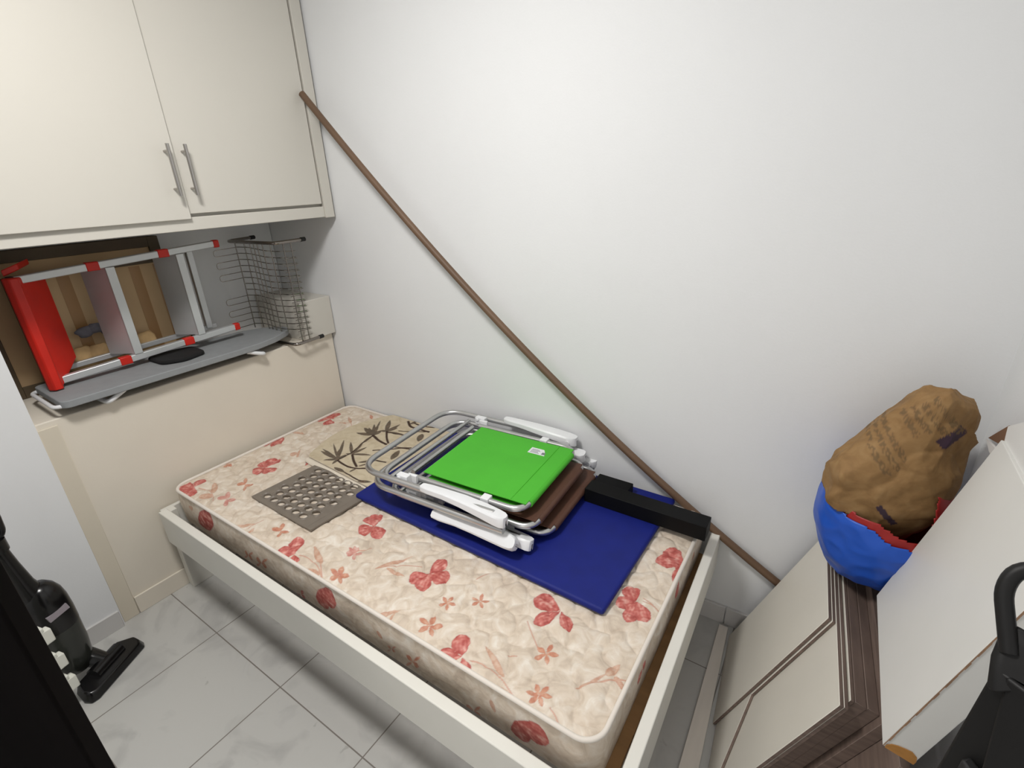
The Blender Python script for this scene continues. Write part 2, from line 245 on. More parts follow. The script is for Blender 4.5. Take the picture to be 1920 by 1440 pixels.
# ------------------------------------------------------------------ mattress with its printed floral ticking
DATA = {'top':[['r',[0.949,-0.626],[0.892,-0.587],0.0572],['r',[0.949,-0.626],[0.927,-0.681],0.0532],['r',[0.949,-0.626],[1.015,-0.66],0.044],['r',[1.269,-0.696],[1.241,-0.753],0.0453],['r',[1.269,-0.696],[1.296,-0.764],0.043],['r',[1.269,-0.696],[1.341,-0.684],0.0541],['r',[1.269,-0.696],[1.281,-0.624],0.0385],['r',[1.684,-0.608],[1.596,-0.606],0.0546],['r',[1.684,-0.608],[1.642,-0.687],0.0342],['r',[1.684,-0.608],[1.737,-0.657],0.0311],['r',[1.851,-0.468],[1.81,-0.429],0.0474],['r',[1.851,-0.468],[1.804,-0.506],0.0376],['r',[1.851,-0.468],[1.855,-0.553],0.035],['r',[1.851,-0.468],[1.899,-0.523],0.0394],['r',[1.921,-0.243],[1.852,-0.222],0.0621],['r',[1.921,-0.243],[1.844,-0.285],0.0507],['r',[1.921,-0.243],[1.923,-0.297],0.032],['r',[1.921,-0.243],[1.918,-0.341],0.0255],['r',[1.539,-0.868],[1.494,-0.819],0.0428],['r',[1.539,-0.868],[1.477,-0.898],0.0394],['r',[1.539,-0.868],[1.579,-0.9],0.0276],['r',[0.828,-0.865],[0.764,-0.807],0.0446],['r',[0.828,-0.865],[0.762,-0.893],0.0542],['r',[0.828,-0.865],[0.861,-0.896],0.0345],['r',[0.095,-0.153],[0.034,-0.168],0.0752],['r',[0.095,-0.153],[0.06,-0.079],0.0526],['r',[0.095,-0.153],[0.14,-0.207],0.0472],['r',[0.044,-0.449],[0.029,-0.495],0.0497],['r',[0.044,-0.449],[0.013,-0.412],0.0475],['r',[0.044,-0.449],[0.087,-0.413],0.0655],['r',[0.044,-0.449],[0.1,-0.474],0.0231],['r',[0.24,-0.598],[0.203,-0.535],0.0684],['r',[0.24,-0.598],[0.184,-0.589],0.0402],['r',[0.24,-0.598],[0.231,-0.657],0.0485],['r',[0.24,-0.598],[0.291,-0.633],0.0292],['r',[0.24,-0.598],[0.302,-0.602],0.0404],['r',[0.123,-0.841],[0.068,-0.881],0.0699],['r',[0.123,-0.841],[0.091,-0.791],0.0395],['r',[0.123,-0.841],[0.156,-0.899],0.0597],['r',[0.38,-0.468],[0.354,-0.483],0.048],['o',[0.273,-0.023],[0.262,-0.039],0.0464],['o',[0.288,-0.722],[0.322,-0.708],0.0247],['o',[0.288,-0.722],[0.33,-0.75],0.0139],['o',[0.288,-0.722],[0.254,-0.737],0.0247],['o',[0.288,-0.722],[0.244,-0.694],0.0149],['o',[0.054,-0.672],[0.091,-0.671],0.017],['o',[0.054,-0.672],[0.076,-0.696],0.017],['o',[0.054,-0.672],[0.016,-0.674],0.017],['o',[0.054,-0.672],[0.031,-0.647],0.0171],['p',[0.321,-0.816],[0.362,-0.803],0.0247],['p',[0.321,-0.816],[0.362,-0.845],0.0175],['p',[0.321,-0.816],[0.28,-0.83],0.0252],['p',[0.321,-0.816],[0.278,-0.786],0.0184],['o',[0.681,-0.818],[0.718,-0.809],0.0184],['o',[0.681,-0.818],[0.707,-0.845],0.0161],['o',[0.681,-0.818],[0.642,-0.827],0.0198],['o',[0.681,-0.818],[0.654,-0.789],0.0171],['o',[1.037,-0.85],[1.068,-0.836],0.0177],['o',[1.037,-0.85],[1.071,-0.869],0.0114],['o',[1.037,-0.85],[1.028,-0.876],0.0184],['o',[1.037,-0.85],[0.997,-0.848],0.0139],['o',[1.037,-0.85],[1.022,-0.822],0.016],['p',[0.996,-0.757],[1.025,-0.75],0.0142],['p',[0.996,-0.757],[1.021,-0.778],0.0103],['p',[0.996,-0.757],[0.982,-0.777],0.0161],['p',[0.996,-0.757],[0.962,-0.749],0.0112],['p',[0.996,-0.757],[0.989,-0.732],0.0153],['o',[1.405,-0.841],[1.44,-0.824],0.017],['o',[1.405,-0.841],[1.435,-0.863],0.0135],['o',[1.405,-0.841],[1.39,-0.872],0.0175],['o',[1.405,-0.841],[1.364,-0.838],0.0153],['o',[1.405,-0.841],[1.395,-0.808],0.017],['o',[1.395,-0.755],[1.423,-0.75],0.0121],['o',[1.395,-0.755],[1.411,-0.777],0.0108],['o',[1.395,-0.755],[1.377,-0.773],0.0128],['o',[1.395,-0.755],[1.368,-0.744],0.0112],['o',[1.395,-0.755],[1.397,-0.73],0.0126],['o',[1.471,-0.702],[1.496,-0.687],0.0142],['o',[1.471,-0.702],[1.495,-0.719],0.0108],['o',[1.471,-0.702],[1.462,-0.727],0.0139],['o',[1.471,-0.702],[1.441,-0.7],0.0122],['o',[1.471,-0.702],[1.462,-0.674],0.012],['o',[1.718,-0.749],[1.749,-0.737],0.0149],['o',[1.718,-0.749],[1.736,-0.773],0.0128],['o',[1.718,-0.749],[1.698,-0.776],0.0142],['o',[1.718,-0.749],[1.686,-0.741],0.0141],['o',[1.718,-0.749],[1.719,-0.716],0.0132],['o',[1.757,-0.851],[1.788,-0.841],0.0126],['o',[1.757,-0.851],[1.777,-0.87],0.012],['o',[1.757,-0.851],[1.746,-0.879],0.013],['o',[1.757,-0.851],[1.726,-0.861],0.0126],['o',[1.757,-0.851],[1.737,-0.831],0.0127],['o',[1.757,-0.851],[1.769,-0.822],0.013],['o',[1.032,-0.848],[1.064,-0.833],0.0177],['o',[1.032,-0.848],[1.067,-0.867],0.0122],['o',[1.032,-0.848],[1.022,-0.875],0.0184],['o',[1.032,-0.848],[0.99,-0.846],0.0139],['o',[1.032,-0.848],[1.016,-0.819],0.017],['p',[0.996,-0.757],[1.023,-0.745],0.0149],['p',[0.996,-0.757],[1.019,-0.78],0.0112],['p',[0.996,-0.757],[0.97,-0.77],0.0163],['p',[0.996,-0.757],[0.973,-0.734],0.0121],['l',[1.663,-0.858],[1.568,-0.809],0.0166],['l',[1.697,-0.885],[1.615,-0.9],0.0196],['l',[1.869,-0.724],[1.889,-0.677],0.0202],['l',[1.824,-0.791],[1.875,-0.712],0.0092],['l',[1.886,-0.712],[1.937,-0.74],0.0152],['l',[1.112,-0.771],[1.179,-0.664],0.0144],['l',[1.141,-0.751],[1.218,-0.746],0.0143],['l',[0.949,-0.847],[0.86,-0.809],0.0171],['l',[0.979,-0.878],[0.901,-0.895],0.0241],['l',[1.246,-0.905],[1.298,-0.84],0.0166],['l',[1.296,-0.893],[1.289,-0.853],0.0091],['l',[1.321,0.211],[1.205,0.261],0.0143],['l',[0.236,-0.821],[0.157,-0.777],0.0242],['l',[0.251,-0.841],[0.198,-0.863],0.0345],['l',[0.231,-0.133],[0.149,-0.083],0.0173],['l',[0.204,-0.139],[0.157,-0.165],0.0178],['l',[0.114,-0.325],[0.027,-0.339],0.022],['l',[0.283,-0.482],[0.23,-0.422],0.011],['l',[0.244,-0.485],[0.245,-0.452],0.0318],['l',[0.932,-0.845],[0.853,-0.804],0.0194],['l',[0.964,-0.882],[0.906,-0.892],0.0213],['l',[0.508,-0.89],[0.571,-0.843],0.0153],['l',[0.586,-0.886],[0.586,-0.858],0.0146]],'side':[['o',[0.563,0.378],[0.586,0.37],0.0255],['o',[0.563,0.378],[0.511,0.339],0.0092],['o',[0.563,0.378],[0.54,0.387],0.0255],['o',[0.563,0.378],[0.612,0.416],0.0092],['o',[0.65,0.386],[0.677,0.376],0.029],['o',[0.65,0.386],[0.592,0.34],0.0106],['o',[0.65,0.386],[0.624,0.396],0.0297],['o',[0.65,0.386],[0.705,0.43],0.0106],['o',[1.294,0.379],[1.308,0.373],0.0158],['o',[1.294,0.379],[1.268,0.35],0.0064],['o',[1.294,0.379],[1.279,0.385],0.015],['o',[1.294,0.379],[1.318,0.407],0.0064],['o',[1.377,0.384],[1.399,0.374],0.0244],['o',[1.377,0.384],[1.339,0.337],0.01],['o',[1.377,0.384],[1.354,0.394],0.023],['o',[1.377,0.384],[1.413,0.428],0.01],['r',[0.975,0.433],[0.996,0.361],0.059],['r',[0.975,0.433],[1.067,0.425],0.0642],['r',[1.715,0.419],[1.738,0.35],0.047],['r',[1.715,0.419],[1.809,0.414],0.0598],['o',[1.582,0.336],[1.607,0.332],0.0233],['o',[1.582,0.336],[1.551,0.287],0.0106],['o',[1.582,0.336],[1.557,0.342],0.0237],['o',[1.582,0.336],[1.611,0.383],0.01],['l',[1.243,0.422],[1.266,0.401],0.017],['l',[1.645,0.435],[1.659,0.398],0.0156],['r',[0.858,0.346],[0.878,0.338],0.0219],['r',[0.858,0.346],[0.812,0.318],0.0124],['r',[0.858,0.346],[0.883,0.38],0.0132],['r',[0.251,0.449],[0.28,0.366],0.0924],['r',[0.251,0.449],[0.345,0.427],0.0726],['l',[0.175,0.448],[0.18,0.424],0.0331]],'stems':[[[1.562,-0.864],[1.598,-0.857],[1.648,-0.86],[1.683,-0.873],[1.72,-0.891]],[[1.615,-0.9],[1.651,-0.883],[1.696,-0.884]],[[1.824,-0.791],[1.845,-0.761],[1.89,-0.72],[1.932,-0.7]],[[1.89,-0.72],[1.917,-0.733],[1.941,-0.737]],[[1.112,-0.771],[1.164,-0.72],[1.234,-0.689]],[[0.858,-0.81],[0.936,-0.842],[1.005,-0.889]],[[1.864,-0.449],[1.899,-0.459],[1.93,-0.476]],[[1.625,-0.69],[1.658,-0.72],[1.693,-0.745]],[[1.072,-0.307],[1.031,-0.365]],[[0.994,-0.746],[1.031,-0.712]],[[1.412,-0.64],[1.431,-0.597]],[[0.142,-0.835],[0.191,-0.819],[0.249,-0.831],[0.289,-0.852]],[[0.231,-0.133],[0.299,-0.176]],[[0.846,-0.858],[0.898,-0.851],[0.955,-0.862],[0.999,-0.887]],[[0.563,-0.872],[0.574,-0.817]],[[0.157,-0.165],[0.218,-0.131]],[[1.794,-0.863],[1.82,-0.877],[1.839,-0.898]],[[1.704,-0.884],[1.73,-0.9]],[[1.868,-0.46],[1.897,-0.46],[1.921,-0.468]],[[1.638,-0.803],[1.658,-0.795]]],'bl':[[[0.48,-0.41],[0.355,-0.404],0.0228],[[0.48,-0.41],[0.339,-0.385],0.0144],[[0.48,-0.41],[0.341,-0.325],0.0112],[[0.48,-0.41],[0.355,-0.274],0.015],[[0.48,-0.41],[0.409,-0.345],0.0175],[[0.48,-0.41],[0.476,-0.362],0.0197],[[0.48,-0.41],[0.441,-0.454],0.0202],[[0.48,-0.41],[0.503,-0.456],0.0143],[[0.495,-0.347],[0.399,-0.273],0.0156],[[0.495,-0.347],[0.513,-0.273],0.0184],[[0.495,-0.347],[0.465,-0.254],0.0171],[[0.495,-0.347],[0.589,-0.313],0.0156],[[0.495,-0.347],[0.467,-0.358],0.0142],[[0.451,-0.182],[0.352,-0.201],0.0226],[[0.451,-0.182],[0.346,-0.146],0.0251],[[0.451,-0.182],[0.368,-0.136],0.016],[[0.451,-0.182],[0.363,-0.095],0.0168],[[0.451,-0.182],[0.386,-0.088],0.0182],[[0.451,-0.182],[0.358,-0.048],0.0132],[[0.451,-0.182],[0.448,-0.127],0.0287],[[0.451,-0.182],[0.465,-0.268],0.0166],[[0.478,-0.126],[0.399,-0.024],0.023],[[0.478,-0.126],[0.481,-0.034],0.0211],[[0.478,-0.126],[0.496,-0.065],0.0186],[[0.478,-0.126],[0.578,-0.096],0.0184],[[0.478,-0.126],[0.448,-0.127],0.0178],[[0.685,-0.292],[0.656,-0.213],0.0285],[[0.53,-0.467],[0.6,-0.469],0.02],[[0.696,-0.49],[0.751,-0.457],0.017],[[0.613,-0.457],[0.612,-0.415],0.0121],[[0.642,-0.051],[0.678,-0.116],0.0304],[[0.42,0.062],[0.461,0.041],0.0168],[[0.608,-0.156],[0.598,-0.132],0.0126],[[0.521,-0.008],[0.529,0.038],0.0194],[[0.556,-0.029],[0.602,-0.016],0.0164],[[0.579,-0.384],[0.644,-0.331],0.017],[[0.604,-0.405],[0.632,-0.363],0.0122]],'bs':[[[[0.488,-0.416],[0.527,-0.425],[0.576,-0.429],[0.614,-0.42],[0.659,-0.393]],0.0105],[[[0.502,-0.349],[0.552,-0.384],[0.6,-0.408]],0.0109],[[[0.484,-0.413],[0.487,-0.356],[0.476,-0.297],[0.456,-0.247],[0.456,-0.186]],0.0075],[[[0.453,-0.184],[0.518,-0.208],[0.568,-0.211]],0.0133],[[[0.481,-0.124],[0.53,-0.171],[0.568,-0.197]],0.0104],[[[0.562,-0.281],[0.614,-0.238],[0.646,-0.193],[0.693,-0.185]],0.0089],[[[0.64,-0.333],[0.681,-0.32]],0.009],[[[0.492,0.01],[0.538,-0.026],[0.588,-0.024],[0.658,-0.023]],0.0127],[[[0.596,-0.469],[0.684,-0.479],[0.72,-0.476]],0.0068],[[[0.482,-0.13],[0.58,-0.099]],0.0072],[[[0.611,-0.207],[0.689,-0.174]],0.0078],[[[0.532,0.011],[0.595,0.007],[0.651,0.025]],0.0093],[[[0.522,-0.085],[0.652,-0.024]],0.0068],[[[0.656,-0.385],[0.696,-0.411],[0.722,-0.414]],0.0082]]}
PETC = {'r': ((168, 62, 58), (196, 104, 96), (222, 164, 152)), 'o': ((182, 100, 74), (196, 128, 98), (212, 166, 142)), 'p': ((190, 112, 104), (204, 146, 134), (216, 178, 166)), 'l': ((180, 118, 90), (198, 150, 124), (210, 180, 158))}
def nz(P, s, seed=0.0):
    return np.array([noise.noise(Vector((p[0]*s+seed, p[1]*s, seed))) for p in P])
def paint(P, petals, stems, stem_rgb=(196, 140, 118), stem_w=0.0016, colors=PETC, shp=0.75):
    n = len(P); C = np.zeros((n, 4)); C[:, :3] = 0.5
    for pts in stems:
        ww = stem_w
        if isinstance(pts[1], (int, float)): pts, ww = pts[0], pts[1]*0.5
        q = fillet([(a[0], a[1], 0) for a in pts], 0.05, 5)
        for a, b2 in zip(q[:-1], q[1:]):
            a = np.array(a[:2]); b2 = np.array(b2[:2]); d = b2-a; L2 = max(d@d, 1e-9)
            box = (P[:, 0] > min(a[0], b2[0])-.01) & (P[:, 0] < max(a[0], b2[0])+.01) & (P[:, 1] > min(a[1], b2[1])-.01) & (P[:, 1] < max(a[1], b2[1])+.01)
            ix = np.where(box)[0]
            if not len(ix): continue
            t = np.clip(((P[ix]-a)@d)/L2, 0, 1); dist = np.linalg.norm(P[ix]-a-t[:, None]*d, axis=1)
            al = np.clip((ww+0.0012-dist)/0.0018, 0, 1)*(0.8 if ww == stem_w else 1); up = al > C[ix, 3]
            C[ix[up], 3] = al[up]; C[ix[up], :3] = lin(stem_rgb)
    for kind, c, t, ww in petals:
        c = np.array(c); t = np.array(t); d = t-c; Ln = np.linalg.norm(d); d = d/Ln; pe = np.array([-d[1], d[0]])
        R = P-c; s = (R@d)/Ln; v = (R@pe)
        ix = np.where((s > 0) & (s < 1) & (np.abs(v) < ww))[0]
        if not len(ix): continue
        s = s[ix]; v = v[ix]; e = colors[kind]
        jit = nz(P[ix], 90.0, hash(kind) % 7)*0.10 if kind != 'b' else 0
        hw = (0.62 if kind == 'r' else 0.56)*ww*np.sin(np.pi*np.clip(s, 0, 1)**(1.5 if kind == 'r' else (1.25 if kind in 'op' else shp)))**0.68*(1+jit)+1e-5
        k = np.abs(v)/hw
        al = np.clip((1.0-k)*hw/0.0016, 0, 1)
        nn = nz(P[ix], 55.0, 3.0)+0.6*nz(P[ix], 140.0, 9.0)
        tone = np.clip(0.50-0.40*np.clip(k, 0, 1)**2+0.75*nn+0.25*np.sin(v/ww*26+s*3)*(s*(1-s)*2)+0.12*(s-0.5), 0, 1)
        c0, c1, c2 = [np.array(lin(x)) for x in e]
        rgb = np.where(tone[:, None] < 0.5, c0+(c1-c0)*(tone[:, None]*2), c1+(c2-c1)*(tone[:, None]*2-1))
        al = al*(0.94 if kind == 'r' else (0.72 if kind == 'l' else 0.85))
        A = C[ix, 3]; k2 = al > 0.01
        ii = ix[k2]; aa = al[k2][:, None]; C[ii, :3] = C[ii, :3]*(1-aa)*(A[k2][:, None] > 0)+rgb[k2]*np.where(A[k2][:, None] > 0, aa, 1); C[ii, 3] = np.maximum(A[k2], al[k2])
    return C
def grid_mesh(name, V, na, nb, C, material, parent=None, flip=False, solid=0.0):
    me = bpy.data.meshes.new(name); i, j = np.meshgrid(np.arange(na-1), np.arange(nb-1), indexing='ij'); a = (i*nb+j).ravel()
    F = np.stack([a, a+1, a+nb+1, a+nb], 1)
    if flip: F = F[:, ::-1]
    return V, F
MX0, MX1, MY0, MY1, MZ = 0.042, 1.922, -0.89, 0.018, 0.484
rc = 0.055
def round_clamp(X, Y):
    X = X.copy(); Y = Y.copy()
    for cx, sx in ((MX0+rc, -1), (MX1-rc, 1)):
        for cy, sy in ((MY0+rc, -1), (MY1-rc, 1)):
            k = ((X-cx)*sx > 0) & ((Y-cy)*sy > 0); dx = X[k]-cx; dy = Y[k]-cy; r = np.hypot(dx, dy); mx = np.maximum(np.abs(dx), np.abs(dy))
            f = np.where(r > 1e-9, mx/np.maximum(r, 1e-9), 1); X[k] = cx+dx*f; Y[k] = cy+dy*f
    return X, Y
st = 0.0026
na = int((MX1-MX0)/st); nb = int((MY1-MY0)/st)
X, Y = np.meshgrid(np.linspace(MX0, MX1, na), np.linspace(MY0, MY1, nb), indexing='ij'); X, Y = round_clamp(X.ravel(), Y.ravel())
rng = np.random.RandomState(7); sd = []
for a in np.arange(MX0-.1, MX1+.15, 0.088):
    for k, b2 in enumerate(np.arange(MY0-.1, MY1+.15, 0.088)): sd.append((a+(k % 2)*0.044+rng.uniform(-.02, .02), b2+rng.uniform(-.02, .02)))
sd = np.array(sd); Z = np.zeros(len(X))
wx = X+0.012*np.sin(Y*70+X*23); wyy = Y+0.012*np.sin(X*64-Y*31)
for q in range(0, len(X), 20000):
    D = np.sqrt((wx[q:q+20000, None]-sd[None, :, 0])**2+(wyy[q:q+20000, None]-sd[None, :, 1])**2); D.partition(1, axis=1)
    e = (D[:, 1]-D[:, 0]); Z[q:q+20000] = 0.0075*(1-np.exp(-(e/0.02)))
dE = np.minimum(np.minimum(X-MX0, MX1-X), np.minimum(Y-MY0, MY1-Y))
Z = MZ-0.005+Z*np.clip(dE/0.03, 0, 1)-0.001*np.exp(-dE/0.012)
P2 = np.stack([X, Y], 1)
Ct = paint(P2, DATA['top'], DATA['stems'])
Vt = np.stack([X, Y, Z], 1)
i, j = np.meshgrid(np.arange(na-1), np.arange(nb-1), indexing='ij'); a = (i*nb+j).ravel(); Ft = np.stack([a, a+nb, a+nb+1, a+1], 1)
per = fillet([(MX0, MY0, 0), (MX1, MY0, 0), (MX1, MY1, 0), (MX0, MY1, 0)], rc*1.0, 14, True)
def arc_per():
    out = []
    for cx, cy, a0 in ((MX0+rc, MY0+rc, 180), (MX1-rc, MY0+rc, 270), (MX1-rc, MY1-rc, 0), (MX0+rc, MY1-rc, 90)):
        for k in range(13): t = math.radians(a0+90*k/12); out.append((cx+rc*math.cos(t), cy+rc*math.sin(t)))
    return out
ap = arc_per(); dense = []
for k in range(len(ap)):
    a = np.array(ap[k]); b2 = np.array(ap[(k+1) % len(ap)]); n = max(1, int(np.linalg.norm(b2-a)/0.003))
    for t in range(n): dense.append(a+(b2-a)*t/n)
dense = np.array(dense); nd = len(dense); rows = 46; ZS = np.linspace(MZ-0.004, 0.335, rows)
cen = np.array([(MX0+MX1)/2, (MY0+MY1)/2]); Vs = []
nrm = np.roll(dense, -1, 0)-np.roll(dense, 1, 0); nrm = np.stack([nrm[:, 1], -nrm[:, 0]], 1); nrm /= np.linalg.norm(nrm, axis=1)[:, None]
ss = np.arange(nd)*0.003
for k, z in enumerate(ZS):
    t = k/(rows-1); bul = 0.006*math.sin(math.pi*t)+0.0015*np.sin(ss*30+4*t)*math.sin(math.pi*t)
    Vs.append(np.column_stack([dense+nrm*np.broadcast_to(bul, nd)[:, None], np.full(nd, z)]))
Vs = np.concatenate(Vs)
Cs = np.zeros((len(Vs), 4)); fr = (np.tile(nrm[:, 1], rows) < -0.85)
Cs[fr] = paint(Vs[fr][:, [0, 2]], DATA['side'], [])
rt = (np.tile(nrm[:, 0], rows) > 0.85)
Cs[rt] = paint(Vs[rt][:, [1, 2]], [['r', [-.62, .45], [-.60, .42], .02], ['r', [-.30, .46], [-.33, .41], .03], ['o', [-.12, .44], [-.15, .42], .02], ['r', [-.62, .44], [-.66, .42], .02]], [])
k, j = np.meshgrid(np.arange(rows-1), np.arange(nd), indexing='ij'); a = (k*nd+j).ravel(); b2 = (k*nd+(j+1) % nd).ravel()
Fs = np.stack([a, a+nd, b2+nd, b2], 1)+len(Vt)
V = np.concatenate([Vt, Vs]); F = np.concatenate([Ft, Fs]); C = np.concatenate([Ct, Cs])
me = bpy.data.meshes.new('mattress'); me.from_pydata(V.tolist(), [], F.tolist())
ca = me.color_attributes.new('print', 'FLOAT_COLOR', 'POINT'); ca.data.foreach_set('color', C.astype(np.float32).ravel())
me.polygons.foreach_set('use_smooth', np.ones(len(F), bool)); me.set_sharp_from_angle(angle=math.radians(60))
me.materials.append(paintmat('floral_ticking', [(0.30, (196, 180, 163)), (0.46, (213, 198, 180)), (0.60, (222, 210, 195)), (0.72, (231, 223, 211))], 0.55, bump=0.3, bscale=60, spec=0.35))
mattress = bpy.data.objects.new('mattress', me); COL.objects.link(mattress)
tag(mattress, 'cream quilted mattress printed with red and orange flowers, lying in the bed', 'mattress')
ring = [(p[0], p[1], MZ-0.002) for p in ap]
pc = MB().tube(ring, 0.0065, 8, closed=True); pp = pc.build('piping', mat('white_piping', (226, 218, 208), 0.7, var=0.03), mattress, label='white piping round the top edge')

# ------------------------------------------------------------------ things on the mattress
ZT = 0.488
navy = mat('navy_cloth', (17, 30, 114), 0.6, var=0.08, scale=18, bump=0.05, bscale=300, spec=0.3)
bm_ = MB(); q = [(0.765, -0.556), (1.795, -0.572), (1.812, 0.03), (0.765, 0.03)]
bm_.prism([(x, y, ZT) for x, y in q], [(x, y, ZT+0.022) for x, y in q])
tag(bm_.build('foam_mat', navy, bevel=0.010, seg=4), 'flat navy blue exercise mat lying along the wall on the mattress', 'mat')
# taupe bath mat with oval holes
tm = MB(); ux = Vector((0.378, -0.006)); uy = Vector((0.022, 0.29)); o0 = Vector((0.406, -0.762)); nc, nr = 7, 7; zt = ZT+0.001; th = 0.006
bx, by = 0.07, 0.06
def tp(a, b, z): 
    p = o0+ux*a+uy*b; 
    lift = 0.006*max(0, (a-0.85))*math.sin(b*9) + 0.012*max(0, a-.9)*4*0
    return (p.x, p.y, z+abs(lift))
tm_top = []
def cell(a0, a1, b0, b1, hole):
    n = 24; out = []; inn = []; rim = []; ca_, cb_ = (a0+a1)/2, (b0+b1)/2
    for k in range(n):
        t = 2*math.pi*k/n; c, s = math.cos(t), math.sin(t); m_ = max(abs(c), abs(s)); out.append((ca_+c/m_*(a1-a0)/2, cb_+s/m_*(b1-b0)/2))
        rim.append((ca_+c*(a1-a0)*0.47, cb_+s*(b1-b0)*0.46)); inn.append((ca_+c*(a1-a0)*0.38, cb_+s*(b1-b0)*0.35))
    V = [tp(*p, zt+th) for p in out]+[tp(*p, zt+th+0.003) for p in rim]+[tp(*p, zt+th) for p in inn]+[tp(*p, zt) for p in inn]+[tp(*p, zt) for p in out]; Fc = []
    for k in range(n):
        j = (k+1) % n
        for r in range(4): Fc.append((r*n+k, r*n+j, (r+1)*n+j, (r+1)*n+k))
    tm.add(V, Fc, 0, True)
def plain(a0, a1, b0, b1):
    tm.add([tp(a, b, z) for z in (zt, zt+th) for a, b in ((a0, b0), (a1, b0), (a1, b1), (a0, b1))], [(3, 2, 1, 0), (4, 5, 6, 7), (0, 1, 5, 4), (1, 2, 6, 5), (2, 3, 7, 6), (3, 0, 4, 7)])
ca0, ca1 = bx, 1-bx; cw = (ca1-ca0)/7; rb = (1-2*by)/nr
for r in range(nr):
    b0 = by+r*rb; off = 0.5 if r % 2 else 0.0
    cells = 6
    xs = ca0+off*cw
    if off: plain(ca0, xs, b0, b0+rb)
    for c in range(cells): cell(xs+c*cw, xs+(c+1)*cw, b0, b0+rb, True)
    if xs+cells*cw < ca1-1e-4: plain(xs+cells*cw, ca1, b0, b0+rb)
plain(0, ca0, 0, 1); plain(ca1, 1, 0, 1); plain(ca0, ca1, 0, by); plain(ca0, ca1, 1-by, 1)
tag(tm.build('bath_mat', mat('taupe_rubber', (122, 113, 103), 0.42, var=0.08, scale=14)), 'taupe rubber bath mat with oval holes, beside the bamboo print cloth', 'mat')
# bamboo-print quilted cloth, near edge lifted to show its white lining
poly = [(0.350, -0.440), (0.285, -0.27), (0.28, -0.05), (0.375, 0.02), (0.76, 0.03), (0.80, -0.48)]
na2, nb2 = 180, 190; Vb = []
for i in range(na2):
    for j in range(nb2):
        a = i/(na2-1); b2 = j/(nb2-1)
        left = Vector((0.36, -0.468)).lerp(Vector((0.375, 0.026)), b2); left.x -= 0.095*math.sin(math.pi*b2)**0.8
        right = Vector((0.792, -0.492)).lerp(Vector((0.76, 0.026)), b2); p = left.lerp(right, a)
        z = ZT+0.010+0.004*math.sin(a*9+b2*7)*math.sin(math.pi*a)*math.sin(math.pi*b2)+0.010*math.exp(-(b2/0.10)**2)*(1-0.5*a)
        z += 0.0015*noise.noise(Vector((p.x*40, p.y*40, 0)))
        if p.x > 0.74: z = min(z, ZT+0.030)
        Vb.append((p.x, p.y, z))
Vb = np.array(Vb)
BC = {'b': ((44, 32, 26), (70, 52, 42), (94, 74, 60))}
Cb = paint(Vb[:, :2], [['b']+l for l in DATA['bl']], DATA['bs'], stem_rgb=(66, 48, 38), colors=BC, shp=0.9)
i, j = np.meshgrid(np.arange(na2-1), np.arange(nb2-1), indexing='ij'); a = (i*nb2+j).ravel(); Fb = np.stack([a, a+nb2, a+nb2+1, a+1], 1)
me = bpy.data.meshes.new('bamboo_cloth'); nV = len(Vb); low = Vb.copy(); low[:, 2] -= 0.0045
bi = [i*nb2 for i in range(na2)]+[(na2-1)*nb2+j for j in range(1, nb2)]+[i*nb2+nb2-1 for i in range(na2-2, -1, -1)]+[j for j in range(nb2-2, 0, -1)]
Fr = [(bi[k], bi[k]+nV, bi[(k+1) % len(bi)]+nV, bi[(k+1) % len(bi)]) for k in range(len(bi))]
me.from_pydata(np.concatenate([Vb, low]).tolist(), [], Fb.tolist()+(Fb[:, ::-1]+nV).tolist()+Fr)
ca = me.color_attributes.new('print', 'FLOAT_COLOR', 'POINT'); ca.data.foreach_set('color', np.concatenate([Cb, np.zeros_like(Cb)]).astype(np.float32).ravel())
me.polygons.foreach_set('use_smooth', np.ones(len(me.polygons), bool)); me.set_sharp_from_angle(angle=math.radians(50))
me.materials.append(paintmat('bamboo_print', [(0.3, (190, 175, 148)), (0.5, (201, 187, 161)), (0.7, (208, 195, 170))], 0.8, bump=0.2, bscale=200))
me.materials.append(mat('white_lining', (222, 212, 196), 0.7, var=0.03))
mi = np.zeros(len(me.polygons), np.int32); mi[len(Fb):] = 1; me.polygons.foreach_set('material_index', mi)
bc_o = bpy.data.objects.new('bamboo_cloth', me); COL.objects.link(bc_o)
ln_ = MB(); e0, e1 = Vector((0.352, -0.462)), Vector((0.790, -0.488)); rows_ = []
for k in range(25):
    p = e0.lerp(e1, k/24); w_ = 0.022+0.005*math.sin(k*0.5)
    a_ = k/24; rows_.append([(p.x, p.y+0.02, ZT+0.005), (p.x, p.y+0.001, ZT+0.0105-0.004*a_), (p.x, p.y-w_*0.6, ZT+0.0115-0.004*a_), (p.x, p.y-w_, ZT+0.005), (p.x, p.y-w_*1.05, ZT+0.001), (p.x, p.y+0.02, ZT+0.001)])
ln_.grid(rows_); ln_.build('lining', mat('white_lining', (222, 212, 196), 0.7, var=0.03), bc_o, label='white lining folded out along the near edge')
tag(bc_o, 'tan cloth printed with dark brown bamboo leaves, lying partly under the chairs', 'cloth')
# black square beams
blk = mat('black_painted_wood', (7, 7, 8), 0.6, spec=0.2, var=0.15, scale=8)
tag(MB().box(1.535, 1.957, -0.152, -0.088, ZT+0.0225, ZT+0.0775).build('black_beam', blk, bevel=0.002), 'longer black square beam reaching past the bed foot, on the blue mat', 'beam')
tag(MB().box(1.535, 1.668, -0.084, -0.020, ZT+0.0225, ZT+0.066).build('black_beam', blk, bevel=0.002), 'shorter black block between the long black beam and the wall', 'beam')

